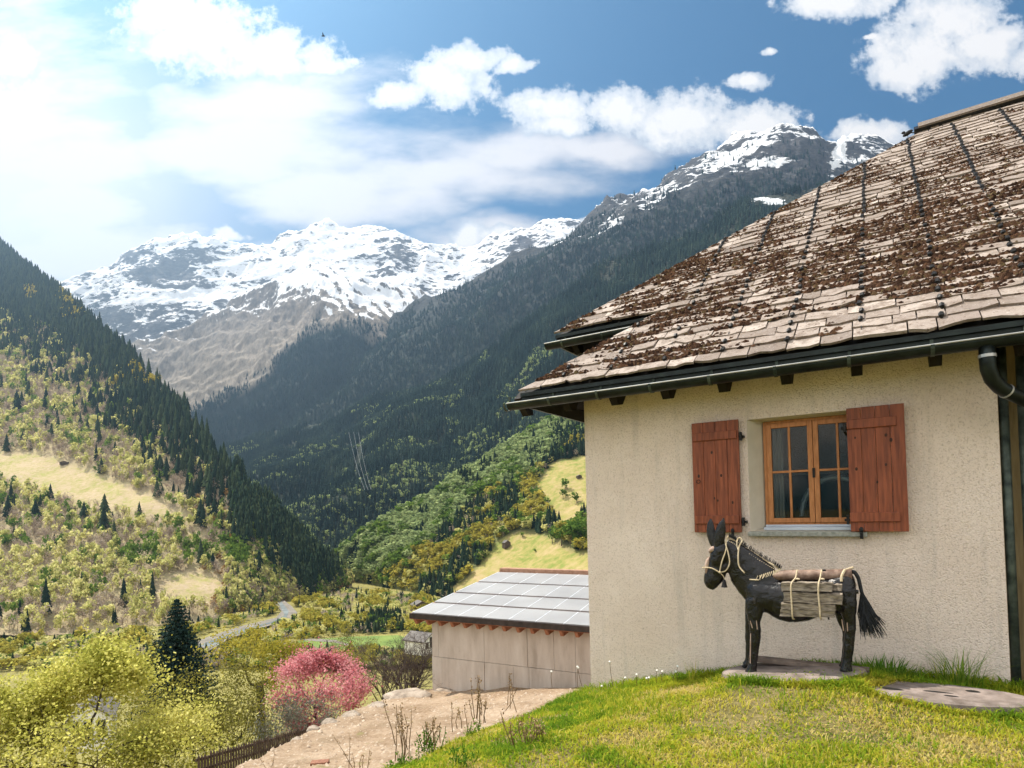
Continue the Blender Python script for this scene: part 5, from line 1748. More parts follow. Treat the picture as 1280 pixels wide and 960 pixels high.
def weed(px, py, Y, hp, nst, label, heads=True, mat=None, leafy=0):
    """a dry weed: thin stems with seed heads"""
    c = P(px, py, Y); s = Y / FL; r2 = np.random.default_rng(int(px * 3 + py)); mb = MB(); lf = []
    for _ in range(nst):
        h_ = hp * s * r2.uniform(.55, 1.0); dv = np.array([r2.normal(0, .22), r2.normal(0, .22), 1]) * h_
        p0 = c + np.array([r2.normal(0, .05), r2.normal(0, .05), -.05]); pts = [p0 + dv * f + np.array([r2.normal(0, .008), 0, 0]) for f in (0, .35, .7, 1)]
        mb.tube(pts, [.0045, .004, .003, .002], 5)
        if heads:
            for f in np.linspace(.6, 1, 6):
                lf.append(p0 + dv * f + r2.normal(0, .010, 3))
        for _k in range(leafy):
            lf.append(p0 + dv * r2.uniform(.1, .8) + r2.normal(0, .03, 3))
    wd = empty('weed_plant', c); tag(wd, label, 'weed')
    mb.build('stem', mat or m_dry, wd)
    V, F = leaf_quads(np.repeat(np.array(lf), 3, 0) + r2.normal(0, .009, (len(lf) * 3, 3)), r2.uniform(.012, .026, len(lf) * 3), r2)
    mesh_obj('seed_heads' if heads else 'foliage', V, F, m_dry if heads else m_green_grass, wd, attrs={'rnd': np.repeat(r2.random(len(lf) * 3), 4)})  # seed heads on the dry weeds, leaves on the green ones


for a in [(498, 940, 5.2, 64, 5, 'tall dry weed at the bottom left end of the lawn bank'), (508, 925, 5.4, 60, 4, 'thin dry weed just above the tall one on the lawn bank'),
          (594, 890, 6.4, 55, 6, 'dry weed cluster on the lawn bank below the shed'), (602, 900, 6.3, 34, 5, 'short dry weed at the foot of the weed cluster'), (575, 905, 6.2, 40, 4, 'reddish dry weed left of the weed cluster'),
          (640, 880, 7.0, 46, 4, 'slender dry weed on the crest before the shed'), (655, 940, 4.5, 52, 9, 'bushy grey dry weed in the middle of the lawn bank'), (670, 925, 4.6, 40, 6, 'small grey weed behind the bushy grey one'),
          (452, 975, 6.5, 60, 6, 'dry sprig at the bottom edge of the dirt path'), (336, 965, 9.8, 34, 3, 'lone dry sprig on the dirt path near the picket fence'), (540, 925, 5.0, 36, 5, 'leaning dry weed on the left lawn bank')]:
    weed(*a)
for a in [(536, 932, 5.2, 36, 12, 'broad green leafy weed on the lawn bank', False, m_green_grass, 9), (588, 920, 5.3, 26, 10, 'low green leafy weed right of the dry cluster', False, m_green_grass, 8), (505, 962, 4.6, 34, 12, 'green leafy weed at the bottom left of the lawn', False, m_green_grass, 9),
          (575, 955, 4.2, 30, 12, 'dark green leafy weed near the bottom of the lawn bank', False, m_green_grass, 9)]:
    weed(*a)
# daisies along the wall
m_white = simple('white_petals', (.75, .73, .68, 1), (.85, .83, .78, 1), 30, .8, 0)
r2 = np.random.default_rng(3)
for i, (px, py, hp) in enumerate([(766, 846, 30), (778, 852, 14), (797, 852, 18), (811, 854, 16), (821, 850, 22), (828, 848, 18), (842, 846, 16), (847, 843, 20), (722, 848, 24), (727, 846, 22), (690, 848, 18), (808, 850, 10), (752, 858, 8)]):
    b = np.array(H(*((lambda q: (q[0], .35, q[1]))(PW(px, py + 6, .35))))); s = b[1] / FL; top = b + Z * hp * s * .8 + D * r2.normal(0, .015)
    fl = empty('daisy', b); tag(fl, 'small white flower head on a thin stalk at the foot of the plaster wall', 'flower', 'white flowers along the wall')
    MB().tube([b - Z * .05, (b + top) / 2 + D * .01, top], .003, 5).build('stalk', m_dry, fl)
    hd = MB(); hd.blob(top, D * .014, N * .014, Z * .012, 8, 5); hd.build('flower_head', m_white, fl)
# ------------------------------------------------------------------ donkey figure
m_donkey, t = newmat('dark_carved_wood')
o_ = t.obj(); n1 = t.noise(t.scaled(o_, (1, 1, .5)), 16, 6, .65)
t.out(t.principled(t.ramp(n1, [(.35, (.003, .003, .004, 1)), (.6, (.009, .008, .009, 1)), (.82, (.04, .030, .026, 1))]), .24, t.bump(t.math('ADD', n1, t.noise(o_, 55, 4, .6)), .55, .008), spec=.42))
m_brown = simple('red_brown_log', (.12, .07, .05, 1), (.31, .215, .165, 1), 14, .6, .5, .004, stretch=(1, 1, 1))
m_rope = simple('pale_rope', (.44, .35, .22, 1), (.60, .50, .35, 1), 60, .9, .5, .002)
m_split = simple('weathered_split_wood', (.085, .068, .052, 1), (.30, .25, .195, 1), 13, .85, .7, .005, stretch=(1, 1, 5), lo=.36, hi=.62)
m_muzzle = simple('pale_wood_and_highlight', (.30, .20, .15, 1), (.42, .31, .25, 1), 20, .7, .3, .003)
m_hair = simple('black_tail_hair', (.008, .009, .011, 1), (.02, .022, .026, 1), 30, .6, 0)


def dk(x, y, lat=0.0): return DK(840 + x / 3.693, 620 + y / 3.693, lat)
pxm = float(np.linalg.norm(dk(400, 400) - dk(401, 400)))     # metres per crop pixel along the body
pym = float(np.linalg.norm(dk(400, 400) - dk(400, 401)))
donkey = empty('donkey_statue', (dk(590, 790) * np.array([1, 1, 1])))
tag(donkey, 'black life like wooden donkey figure with rope halter standing by the wall', 'donkey statue')

# trunk as one lathe like loft of ellipses: (x, top y, bottom y, half width in crop px)
secs = [(345, 402, 470, 26), (362, 388, 505, 46), (395, 380, 535, 60), (440, 384, 540, 66), (500, 388, 572, 74), (560, 388, 582, 78), (620, 386, 576, 78), (680, 382, 556, 74), (730, 374, 545, 70), (780, 362, 545, 66), (815, 352, 540, 54), (838, 372, 515, 38), (850, 405, 470, 14)]
XS = cr(secs, 49)
n = 22; V = []; F = []
for (x, yt, yb, hw) in XS:
    for k in range(n):
        a = 2 * math.pi * k / n
        c_, s_ = math.cos(a), math.sin(a)
        e = .86
        V.append(dk(x, (yt + yb) / 2 - (yb - yt) / 2 * math.copysign(abs(s_) ** e, s_), math.copysign(abs(c_) ** e, c_) * hw * pxm))
m_ = len(XS)
for i in range(m_ - 1):
    for k in range(n):
        k2 = (k + 1) % n
        F.append((i * n + k, i * n + k2, (i + 1) * n + k2, (i + 1) * n + k))
F.append(list(range(n))); F.append([(m_ - 1) * n + k for k in range(n)][::-1])


def loftsec(V, F, secs, steps, n=16, e=1.0):
    """secs: (x, y, half length along the in-plane normal, half width, angle of the section normal in the picture, lateral)"""
    S = cr(secs, steps); b = len(V)
    for j, (x, y, hl, hw, lat) in enumerate(S):
        a0 = S[max(j - 1, 0)]; a1 = S[min(j + 1, len(S) - 1)]
        tx, ty = a1[0] - a0[0], a1[1] - a0[1]; L = math.hypot(tx, ty) + 1e-9
        nx_, ny_ = -ty / L, tx / L
        for k in range(n):
            a = 2 * math.pi * k / n
            V.append(dk(x + nx_ * hl * math.cos(a), y + ny_ * hl * math.cos(a), (lat + hw * math.sin(a)) * pxm))
    for j in range(steps - 1):
        for k in range(n):
            k2 = (k + 1) % n
            F.append((b + j * n + k, b + j * n + k2, b + (j + 1) * n + k2, b + (j + 1) * n + k))
    F.append([b + k for k in range(n)][::-1]); F.append([b + (steps - 1) * n + k for k in range(n)])


# neck and head
loftsec(V, F, [(440, 470, 84, 50, 0), (402, 404, 100, 42, 0), (352, 348, 92, 34, 0), (308, 293, 70, 29, 0), (272, 252, 52, 26, 0), (240, 228, 36, 24, 0)], 22)
loftsec(V, F, [(248, 212, 10, 10, 0), (240, 225, 34, 30, 0), (228, 255, 44, 36, 0), (215, 290, 44, 35, 0), (203, 325, 40, 30, 0), (194, 360, 42, 30, 0), (186, 390, 40, 29, 0), (178, 412, 30, 24, 0), (172, 426, 14, 14, 0)], 28)
# jaw and lower lip
loftsec(V, F, [(240, 300, 10, 18, 0), (238, 330, 22, 22, 0), (222, 370, 24, 22, 0), (200, 405, 18, 18, 0), (182, 428, 10, 12, 0)], 12, 12)
# legs: front near, front far, hind near, hind far
loftsec(V, F, [(390, 470, 46, 26, 34), (388, 530, 40, 24, 36), (388, 575, 27, 22, 36), (392, 615, 27, 21, 36), (390, 660, 25, 20, 36), (386, 710, 22, 18, 36), (380, 755, 21, 17, 36), (376, 785, 23, 18, 36), (372, 806, 28, 22, 36), (368, 816, 30, 22, 36)], 26)
loftsec(V, F, [(372, 480, 40, 26, -34), (362, 530, 34, 22, -36), (352, 580, 22, 20, -36), (350, 630, 20, 18, -36), (350, 690, 18, 16, -36), (348, 740, 16, 15, -36), (345, 765, 17, 16, -36), (340, 785, 22, 18, -36), (334, 793, 22, 18, -36)], 24)
loftsec(V, F, [(800, 430, 52, 30, 34), (812, 490, 46, 30, 36), (820, 545, 33, 26, 36), (826, 595, 26, 22, 36), (822, 640, 26, 20, 36), (818, 690, 25, 19, 36), (812, 740, 24, 18, 36), (808, 770, 25, 19, 36), (806, 792, 29, 22, 36), (804, 802, 31, 22, 36)], 26)
loftsec(V, F, [(780, 450, 46, 30, -34), (775, 520, 34, 26, -36), (780, 570, 24, 22, -36), (798, 610, 22, 20, -36), (806, 650, 22, 18, -36), (804, 700, 21, 17, -36), (800, 745, 20, 16, -36), (797, 775, 23, 18, -36), (794, 790, 24, 18, -36)], 24)
body = mesh_obj('body', V, F, m_donkey, donkey)
rm = body.modifiers.new('one_skin', 'REMESH'); rm.mode = 'VOXEL'; rm.voxel_size = .0085; rm.use_smooth_shade = True
tx_ = bpy.data.textures.new('carving', 'CLOUDS'); tx_.noise_scale = .06
dsp = body.modifiers.new('carved', 'DISPLACE'); dsp.texture = tx_; dsp.strength = .011; dsp.mid_level = .5; dsp.texture_coords = 'LOCAL'
smd = body.modifiers.new('soft', 'SMOOTH'); smd.factor = .5; smd.iterations = 2


def part(name, mat, fn, parent=donkey, smooth=True):
    V, F = [], []; fn(V, F)
    return mesh_obj(name, V, F, mat, parent, smooth=smooth)


part('ear', m_donkey, lambda V, F: loftsec(V, F, [(196, 240, 12, 8, -20), (186, 215, 19, 9, -22), (176, 175, 21, 9, -24), (172, 140, 17, 8, -26), (172, 118, 10, 6, -27), (174, 106, 3, 3, -28)], 18, 12))
part('ear', m_donkey, lambda V, F: loftsec(V, F, [(222, 238, 14, 9, 22), (222, 210, 24, 10, 24), (228, 170, 25, 10, 26), (236, 135, 18, 8, 28), (242, 115, 9, 6, 29), (245, 101, 3, 3, 30)], 18, 12))
# brow with its sun highlight put into a pale colour, nose band patch
part('brow', m_muzzle, lambda V, F: loftsec(V, F, [(172, 262, 3, 6, 0), (180, 252, 12, 22, 4), (194, 244, 14, 26, 4), (206, 240, 6, 14, 4)], 8, 12))
part('nose_patch', m_muzzle, lambda V, F: loftsec(V, F, [(172, 282, 3, 6, 2), (168, 300, 12, 22, 2), (164, 330, 12, 22, 2), (162, 352, 8, 20, 2), (160, 362, 3, 8, 2)], 10, 12))
eye = MB(); e0 = dk(196, 272, 34 * pxm); eye.blob(e0, D * .012, N * .008, Z * .011, 10, 7); e1 = dk(196, 272, -34 * pxm); eye.blob(e1, D * .012, N * .008, Z * .011, 10, 7)
eo = MB().blob(e0, D * .012, N * .008, Z * .011, 10, 7).build('eye', m_eye, donkey, smooth=True)
nostril = MB().blob(dk(160, 398, 26 * pxm), D * .010, N * .006, Z * .008, 8, 5).build('nostril', m_iron, donkey, smooth=True)
# mane: a leather strip with bristles and stitching along the crest
crest = [(258, 186), (285, 200), (312, 218), (345, 240), (380, 262), (415, 284), (450, 305), (480, 322), (500, 336)]
cp = cr(crest, 60)
mn = MB(); mn.tube([dk(x, y + 4) for x, y in cp], .010, 6); mn.build('mane_strip', m_rope, donkey)
br = MB(); rb_ = np.random.default_rng(8)
for i in range(0, 60, 1):
    x, y = cp[i]
    for lat in (-8, 0, 8):
        if rb_.random() < .75:
            hgt_ = rb_.uniform(10, 22)
            br.tube([dk(x, y + 2, lat * pxm), dk(x + hgt_ * .45, y - hgt_ * .8, lat * pxm * 1.6)], [.0032, .0016], 4)
br.build('mane', m_hair, donkey)
stt = MB()
for i in range(2, 60, 2):
    x, y = cp[i]; stt.blob(dk(x - 3, y + 15, 16 * pxm), D * .005, N * .004, Z * .005, 6, 4)
stt.build('mane_studs', m_rope, donkey)
br2 = MB()
for x in np.linspace(405, 505, 12):
    y = 372 - (x - 405) * .33
    br2.tube([dk(x, y - 8, 44 * pxm), dk(x - 8 + rb_.normal(0, 3), y + 14, 52 * pxm)], [.005, .0025], 4)
br2.build('collar_fringe', m_rope, donkey)
MB().tube([dk(370, 379, 62 * pxm), dk(412, 381, 64 * pxm)], .006, 6).build('collar_tag', m_rope, donkey)
# halter of rope with a bell
hl = MB()
hl.tube(cr([dk(148, 330, 20 * pxm), dk(165, 327, 36 * pxm), dk(195, 331, 40 * pxm), dk(228, 350, 36 * pxm)], 14), .0062, 7)
hl.tube(cr([dk(148, 330, 20 * pxm), dk(142, 331, 0), dk(148, 330, -20 * pxm), dk(195, 331, -40 * pxm)], 10), .0062, 7)
hl.tube(cr([dk(228, 348, 38 * pxm), dk(240, 300, 44 * pxm), dk(258, 245, 40 * pxm), dk(256, 200, 22 * pxm), dk(262, 184, 4 * pxm)], 18), .0058, 7)
hl.tube(cr([dk(228, 350, 38 * pxm), dk(258, 340, 44 * pxm), dk(276, 305, 48 * pxm), dk(268, 255, 46 * pxm), dk(254, 215, 34 * pxm), dk(256, 190, 16 * pxm)], 20), .0058, 7)
hl.blob(dk(230, 348, 42 * pxm), D * .013, N * .010, Z * .013, 8, 6)
hl.tube(cr([dk(232, 352, 38 * pxm), dk(243, 366, 32 * pxm), dk(248, 380, 26 * pxm)], 8), .0045, 6)
halter = hl.build('halter', m_rope, donkey, smooth=True)
bl = MB(); bc = dk(247, 402, 26 * pxm)
prof = [(.004, .040), (.012, .036), (.018, .016), (.022, -.010), (.030, -.034)]
V, F = [], []
for (rr_, zz_) in prof:
    for k in range(12): V.append(bc + D * rr_ * math.cos(k * math.pi / 6) + N * rr_ * math.sin(k * math.pi / 6) + Z * zz_)
for i in range(4):
    for k in range(12): F.append((i * 12 + k, (i + 1) * 12 + k, (i + 1) * 12 + (k + 1) % 12, i * 12 + (k + 1) % 12))
mesh_obj('bell', V, F, m_iron, halter, smooth=True)
rp = MB(); rp.tube(cr([dk(306, 200, 18 * pxm), dk(316, 192, 22 * pxm), dk(328, 205, 24 * pxm), dk(318, 232, 40 * pxm), dk(316, 280, 52 * pxm), dk(322, 320, 58 * pxm), dk(348, 350, 66 * pxm)], 30), .0068, 7)
rp.tube(cr([dk(306, 200, 18 * pxm), dk(305, 225, 30 * pxm), dk(318, 250, 46 * pxm)], 10), .0068, 7)
rp.build('lead_rope', m_rope, donkey, smooth=True)
# tail
tl = MB()
tl.tube(cr([dk(826, 352), dk(842, 352), dk(860, 380), dk(872, 430), dk(884, 475), dk(895, 510)], 20), np.linspace(.018, .012, 20), 8)
rt = np.random.default_rng(4)
for _ in range(170):
    f = rt.uniform(0, 1); x0, y0 = 872 + 20 * f, 430 + 75 * f
    x1 = rt.uniform(868, 975) if rt.random() < .85 else rt.uniform(960, 995); y1 = rt.uniform(585, 665) - abs(x1 - 910) * .12; l0 = rt.normal(0, 8); l1 = l0 + rt.normal(0, 22)
    xm = x0 * .5 + x1 * .5 - 6 + rt.normal(0, 5); ym = (y0 + y1) / 2
    tl.tube([dk(x0, y0, l0 * pxm), dk(xm, ym, (l0 + l1) / 2 * pxm), dk(x1, y1, l1 * pxm)], [.0045, .0035, .0015], 4, cap=False)
tl.build('tail', m_hair, donkey)
hb_ = MB().tube([dk(845, 440, 8 * pxm), dk(862, 442, 8 * pxm)], [.020, .016], 10); hb_.build('tail_peg', m_donkey, donkey)
gn = MB().tube([dk(705, 545), dk(722, 556), dk(724, 572)], [.014, .010, .005], 8); gn.build('belly_peg', m_donkey, donkey)
# pads of the knees, hooves
for (x, y, lat) in ((370, 812, 36), (337, 790, -36), (804, 800, 36), (794, 788, -36)):
    MB().blob(dk(x - 3, y + 4, lat * pxm), D * .040, N * .030, Z * .018, 14, 7).build('hoof', m_iron, donkey, smooth=True)
for (x0, y0, x1, y1) in ((372, 568, 382, 600), (400, 566, 404, 606), (374, 625, 372, 760), (788, 560, 796, 612), (812, 575, 814, 614)):
    MB().tube([dk(x0, y0, 58 * pxm), dk(x1, y1, 57 * pxm)], [.004, .005], 6).build('pale_chip', m_muzzle, donkey)

# ---- the load: a round log on the back, a bundle of split wood at the side
lg = empty('saddle_log', dk(640, 385)); tag(lg, 'long red brown barked log lying along the back of the donkey', 'log')
L_ = MB(); pts = [dk(462, 372, 8 * pxm), dk(520, 366, 8 * pxm), dk(640, 364, 8 * pxm), dk(760, 364, 8 * pxm), dk(832, 362, 8 * pxm)]
L_.tube(pts, [.045 * .7, .047, .048, .05, .052], 16); L_.build('trunk', m_brown, lg, smooth=True)
MB().tube([dk(795, 340, 14 * pxm), dk(838, 328, 14 * pxm)], [.006, .011], 7).build('branch_stub', m_rope, lg)
MB().tube(cr([dk(800, 338, 30 * pxm), dk(788, 362, 52 * pxm), dk(786, 388, 58 * pxm)], 8), .012, 6).build('rope_end', m_rope, lg)
MB().blob(dk(703, 342, 20 * pxm), D * .02, N * .012, Z * .012, 8, 6).build('knob', m_iron, lg)
bn = empty('firewood_bundle', dk(640, 540, 80 * pxm)); tag(bn, 'bundle of weathered split logs roped to the side of the donkey', 'firewood')
rw = np.random.default_rng(12)
for (x0, x1, yt, yb, l0, dep, dy) in ((520, 748, 388, 428, 62, 44, 3), (530, 792, 430, 478, 70, 40, 10), (520, 762, 478, 508, 74, 40, 8), (515, 758, 508, 540, 66, 44, 4), (700, 790, 398, 428, 50, 30, 2)):
    mb = MB(); n = 8
    prof = [(0, 0), (.25, -.05), (.6, .05), (1, .02), (.97, .5), (1, .95), (.5, 1.04), (.03, .96), (-.04, .5)]
    rows = 9; V = []; F = []; k = len(prof)
    for j in range(rows):
        f = j / (rows - 1); x = x0 + (x1 - x0) * f
        for (a, b) in prof:
            V.append(dk(x + rw.normal(0, 1.2), yt + (yb - yt) * b + dy * f + rw.normal(0, 1.3), (l0 + dep * a + rw.normal(0, 1.2)) * pxm))
    for j in range(rows - 1):
        for q in range(k): F.append((j * k + q, (j + 1) * k + q, (j + 1) * k + (q + 1) % k, j * k + (q + 1) % k))
    F.append(list(range(k))); F.append([(rows - 1) * k + q for q in range(k)][::-1])
    mesh_obj('split_log', V, F, m_split, bn)
for xs in ((578, 566, 570), (690, 688, 694)):
    rp = MB(); rp.tube(cr([dk(xs[0] + 4, 338, 30 * pxm), dk(xs[0], 372, 62 * pxm), dk(xs[1], 392, 110 * pxm), dk(xs[1], 440, 117 * pxm), dk(xs[2], 500, 118 * pxm), dk(xs[2] + 2, 545, 110 * pxm), dk(xs[2] + 4, 556, 70 * pxm)], 26), .0068, 7)
    rp.blob(dk(xs[0] + 12, 376, 70 * pxm), D * .018, N * .010, Z * .010, 8, 5)
    rp.build('strap', m_rope, bn, smooth=True)
# ------------------------------------------------------------------ trees and shrubs near the terrace
m_bark = simple('dark_bark', (.025, .020, .015, 1), (.07, .055, .04, 1), 14, .9, .8, .02, stretch=(1, 1, .4))
m_greybark = simple('grey_bark', (.10, .085, .07, 1), (.20, .17, .145, 1), 14, .9, .6, .02, stretch=(1, 1, .4))
m_yellow = leafmat('yellow_spring_leaves', [(.08, (.16, .18, .03, 1)), (.4, (.48, .47, .10, 1)), (.75, (.72, .67, .22, 1)), (.97, (.82, .78, .40, 1))], .6)
m_ygreen = leafmat('yellow_green_leaves', [(.1, (.16, .16, .025, 1)), (.5, (.36, .31, .045, 1)), (.9, (.55, .44, .08, 1))], .55)
m_oliveb = leafmat('olive_bush_leaves', [(.1, (.07, .08, .018, 1)), (.5, (.20, .19, .04, 1)), (.9, (.38, .34, .08, 1))], .5)
m_pink = leafmat('pink_blossom', [(.05, (.22, .045, .06, 1)), (.35, (.56, .18, .21, 1)), (.65, (.76, .36, .38, 1)), (.95, (.86, .60, .58, 1))], .42)
m_blue = leafmat('blue_spruce_needles', [(.1, (.010, .020, .020, 1)), (.5, (.022, .045, .042, 1)), (.9, (.055, .095, .085, 1))], .1)
m_greylf = leafmat('grey_green_leaves', [(.1, (.10, .11, .08, 1)), (.9, (.30, .30, .24, 1))], .3)
m_twig = simple('bare_brown_twig', (.05, .036, .03, 1), (.13, .10, .085, 1), 18, .9, .3, .004)


def grow(base, height, spread, seed, r0, forks=3, levels=4, upright=.55, first=.3, droop=0.0):
    """recursive limbs -> (segments for tubes, twig points)"""
    rg_ = np.random.default_rng(seed); segs = []; tips = []

    def limb(p, d, ln, rr_, lev):
        n = 5; pts = [p]; rs_ = [rr_]
        for i in range(n):
            d = d + rg_.normal(0, .13, 3) + Z * (.05 * upright - droop * lev * .03); d = d / np.linalg.norm(d)
            p = p + d * ln / n; pts.append(p); rs_.append(rr_ * (1 - .55 * (i + 1) / n))
            if lev >= levels - 1: tips.append((p.copy(), d.copy()))
        segs.append((pts, rs_, lev))
        if lev < levels:
            k = forks + (rg_.random() < .4)
            for j in range(k):
                f = rg_.uniform(.45, 1.0) if lev else rg_.uniform(.75, 1.0)
                q = pts[min(n, int(f * n + .5))]
                a = rg_.uniform(0, 6.28); sx, sy = perp(d)
                dv = d * upright + (sx * math.cos(a) + sy * math.sin(a)) * (1 - upright) * 1.25 * spread
                dv /= np.linalg.norm(dv)
                limb(q, dv, ln * rg_.uniform(.55, .85), max(rs_[-1] * rg_.uniform(.6, .85), .006), lev + 1)

    limb(np.asarray(base, float), np.array([rg_.normal(0, .05), rg_.normal(0, .05), 1.0]), height * first, r0, 0)
    return segs, tips


def leafy(name, label, cat, base, crown_c, crown_r, seed, r0, leaf, leafmat_, nleaf, barkmat, forks=3, levels=4, upright=.55, spread=1.0, cl=.18, crownname='crown', shell=.0, first=.3, loose=.35):
    """crown_c, crown_r: the ellipsoid that the crown fills"""
    base = np.asarray(base, float); H_ = crown_c[2] + crown_r[2] - base[2]
    segs, tips = grow(base, H_, spread, seed, r0, forks, levels, upright, first)
    tips = tips + [(q, None) for pts, rs_, lev in segs if lev == levels - 2 for q in pts[3:]]
    # fit the branch tips to the crown's ellipsoid
    T = np.array([p for p, d in tips]); lo, hi = np.percentile(T, 3, axis=0), np.percentile(T, 97, axis=0)
    mid, half = (lo + hi) / 2, (hi - lo) / 2
    s = np.asarray(crown_r) / half

    def fit(p):
        p = np.asarray(p); f = np.clip((p[2] - base[2]) / max(mid[2] - base[2], .1), 0, 1)
        m_ = (p - mid) / half; g = np.linalg.norm(m_); m_ = m_ if g < .95 else m_ * (.95 + .12 * math.log1p(g - .95)) / g
        q = np.asarray(crown_c) + m_ * np.asarray(crown_r)
        return np.array([base[0] + (p[0] - base[0]) * (1 - f) + 0, base[1] + (p[1] - base[1]) * (1 - f), base[2] + (q[2] - base[2]) * 1.0]) * (1 - f) + q * f if f < 1 else q

    tr = empty(name, base); tag(tr, label, cat)
    tb = MB(); zoff = fit(base)
    for pts, rs_, lev in segs:
        q = [fit(p) for p in pts]
        if lev == 0: q[0] = base
        tb.tube(q, rs_, 9 if lev < 2 else (6 if lev < 3 else 4), cap=False)
    tb.build('trunk', barkmat, tr, smooth=True)
    rl = np.random.default_rng(seed + 1)
    C = np.array([fit(p) for p, d in tips])
    wt_ = rl.exponential(1.0, len(C)) ** 1.3; idx = rl.choice(len(C), nleaf, p=wt_ / wt_.sum())
    # clusters: leaves gather round each twig
    idx[: int(nleaf * loose)] = rl.integers(len(C), size=int(nleaf * loose))
    cls_ = np.full((nleaf, 1), cl); cls_[: int(nleaf * loose)] = cl * 2.2
    P_ = C[idx] + rl.normal(0, 1, (nleaf, 3)) * cls_ * np.array([1, 1, .8])
    V, F = leaf_quads(P_, rl.uniform(.6, 1.3, nleaf) * leaf, rl)
    shade_ = np.clip(fbm(P_ * 1.3, 2) * .7 + rl.uniform(-.1, .4, nleaf), 0, 1)
    mesh_obj(crownname, V, F, leafmat_, tr, attrs={'rnd': np.repeat(shade_, 4)})
    return tr


def ellip(px, py, Y, rx, ry, depth=1.0):
    c = P(px, py, Y); s = Y / FL
    return c, (rx * s, rx * s * depth, ry * s)


# big yellow tree at the lower left
c, cr_ = ellip(58, 908, 15.5, 122, 102, .75)
leafy('maple_tree', 'large spreading tree in yellow spring leaf at the lower left corner', 'tree', P(80, 1040, 15.3), c, cr_, 3, .13, .092, m_yellow, 31000, m_bark, 3, 5, .45, 1.0, .17, first=.2, loose=.5)
c, cr_ = ellip(225, 938, 16.0, 60, 48, .9)
leafy('young_maple', 'yellow leaved young tree leaning right below the blue spruce', 'tree', P(240, 1010, 17), c, cr_, 14, .09, .08, m_yellow, 9000, m_bark, 3, 4, .5, 1.0, .22)
for i, (px, py, Y, rx, ry, n, lb) in enumerate([(42, 940, 14.6, 70, 40, 2800, 'yellow leafy bush filling the very corner under the big yellow tree'), (136, 940, 14.8, 62, 38, 2800, 'yellow leafy bush in front of the trunk of the big yellow tree')]):
    c, cr_ = ellip(px, py, Y, rx, ry)
    leafy('yellow_bush', lb, 'bush', c - Z * cr_[2] * 1.2, c, cr_, 90 + i, .05, .08, m_yellow, n, m_bark, 3, 4, .5, 1.0, .18)
# olive bushes behind it
for i, (px, py, Y, rx, ry, n, lb) in enumerate([(288, 885, 22, 44, 50, 6500, 'olive green bushy tree between the yellow maple and the dark trunk'), (243, 890, 21, 40, 48, 5000, 'dull olive bush behind the yellow maple'), (318, 915, 19.5, 34, 46, 3600, 'low olive bush at the foot of the dark trunked tree'), (190, 915, 20, 40, 60, 3800, 'olive bush half hidden by the yellow maple')]):
    c, cr_ = ellip(px, py, Y, rx, ry)
    leafy('olive_bush', lb, 'bush', c - Z * cr_[2] * 1.25, c, cr_, 40 + i, .06, .07, m_oliveb, n, m_bark, 3, 4, .5, 1.0, .22)
# tree with a dark crooked trunk and a thin yellow crown
c, cr_ = ellip(322, 822, 24, 50, 36, .8)
leafy('crooked_tree', 'thin yellow crowned tree with a dark crooked trunk left of the pink tree', 'tree', P(328, 955, 24), c, cr_, 9, .17, .085, m_ygreen, 4200, m_bark, 3, 4, .55, 1.0, .26, first=.5)
# pink blossom tree
c, cr_ = ellip(402, 866, 21, 58, 49, .9)
leafy('cherry_tree', 'round pink blossoming tree above the terrace edge', 'tree', c - Z * cr_[2] * 1.5, c, cr_, 17, .10, .075, m_pink, 17000, m_bark, 4, 4, .55, .95, .12, 'blossom', loose=.3)
# pale shrub under it
for i, (px, py, Y, rx, ry, n, mt, lb) in enumerate([(392, 896, 19.0, 40, 26, 1800, m_greylf, 'pale grey green shrub under the pink blossom tree'), (350, 905, 18.5, 30, 30, 1500, m_greylf, 'grey green shrub between the pink tree and the picket fence'), (425, 800, 34, 22, 20, 1500, m_oliveb, 'olive shrub just behind the top of the pink tree'), (452, 822, 30, 26, 26, 1700, m_oliveb, 'olive shrub right of the pink tree')]):
    c, cr_ = ellip(px, py, Y, rx, ry)
    leafy('garden_shrub', lb, 'shrub', c - Z * cr_[2] * 1.2, c, cr_, 70 + i, .03, .06, mt, n, m_greybark, 3, 4, .5, 1.0, .16)


# leafless shrubs beside the shed
def bare_shrub(px, py, Y, rx, ry, seed, label, n=9):
    c, cr_ = ellip(px, py, Y, rx, ry); rb_ = np.random.default_rng(seed)
    base = c - Z * cr_[2]
    sh = empty('bare_shrub', base); tag(sh, label, 'shrub'); mb = MB()

    def tw(p, d, ln, r_, lev):
        pts = [p]
        for i in range(3):
            d = d + rb_.normal(0, .16, 3); d /= np.linalg.norm(d); p = p + d * ln / 3; pts.append(p)
        mb.tube(pts, np.linspace(r_, r_ * .5, 4), 4, cap=False)
        if lev < 4:
            for _ in range(3 if lev < 3 else 3):
                q = pts[rb_.integers(1, 4)]; tw(q, d + rb_.normal(0, .5, 3) + Z * .15, ln * rb_.uniform(.5, .8), r_ * .62, lev + 1)

    for _ in range(n):
        a = rb_.uniform(0, 6.28)
        tw(base + np.array([math.cos(a), math.sin(a), 0]) * cr_[0] * .45 * rb_.random(), np.array([math.cos(a) * .5, math.sin(a) * .5, 1.0]), cr_[2] * .85, .022, 0)
    mb.build('branch', m_twig, sh)


bare_shrub(508, 828, 21.5, 38, 42, 3, 'dense leafless brown shrub at the left end of the shed', 26)
bare_shrub(478, 838, 22.5, 26, 36, 5, 'leafless grey shrub between the pink tree and the brown shrub', 9)
bare_shrub(462, 812, 34, 20, 24, 6, 'far leafless shrub behind the right side of the pink tree', 7)

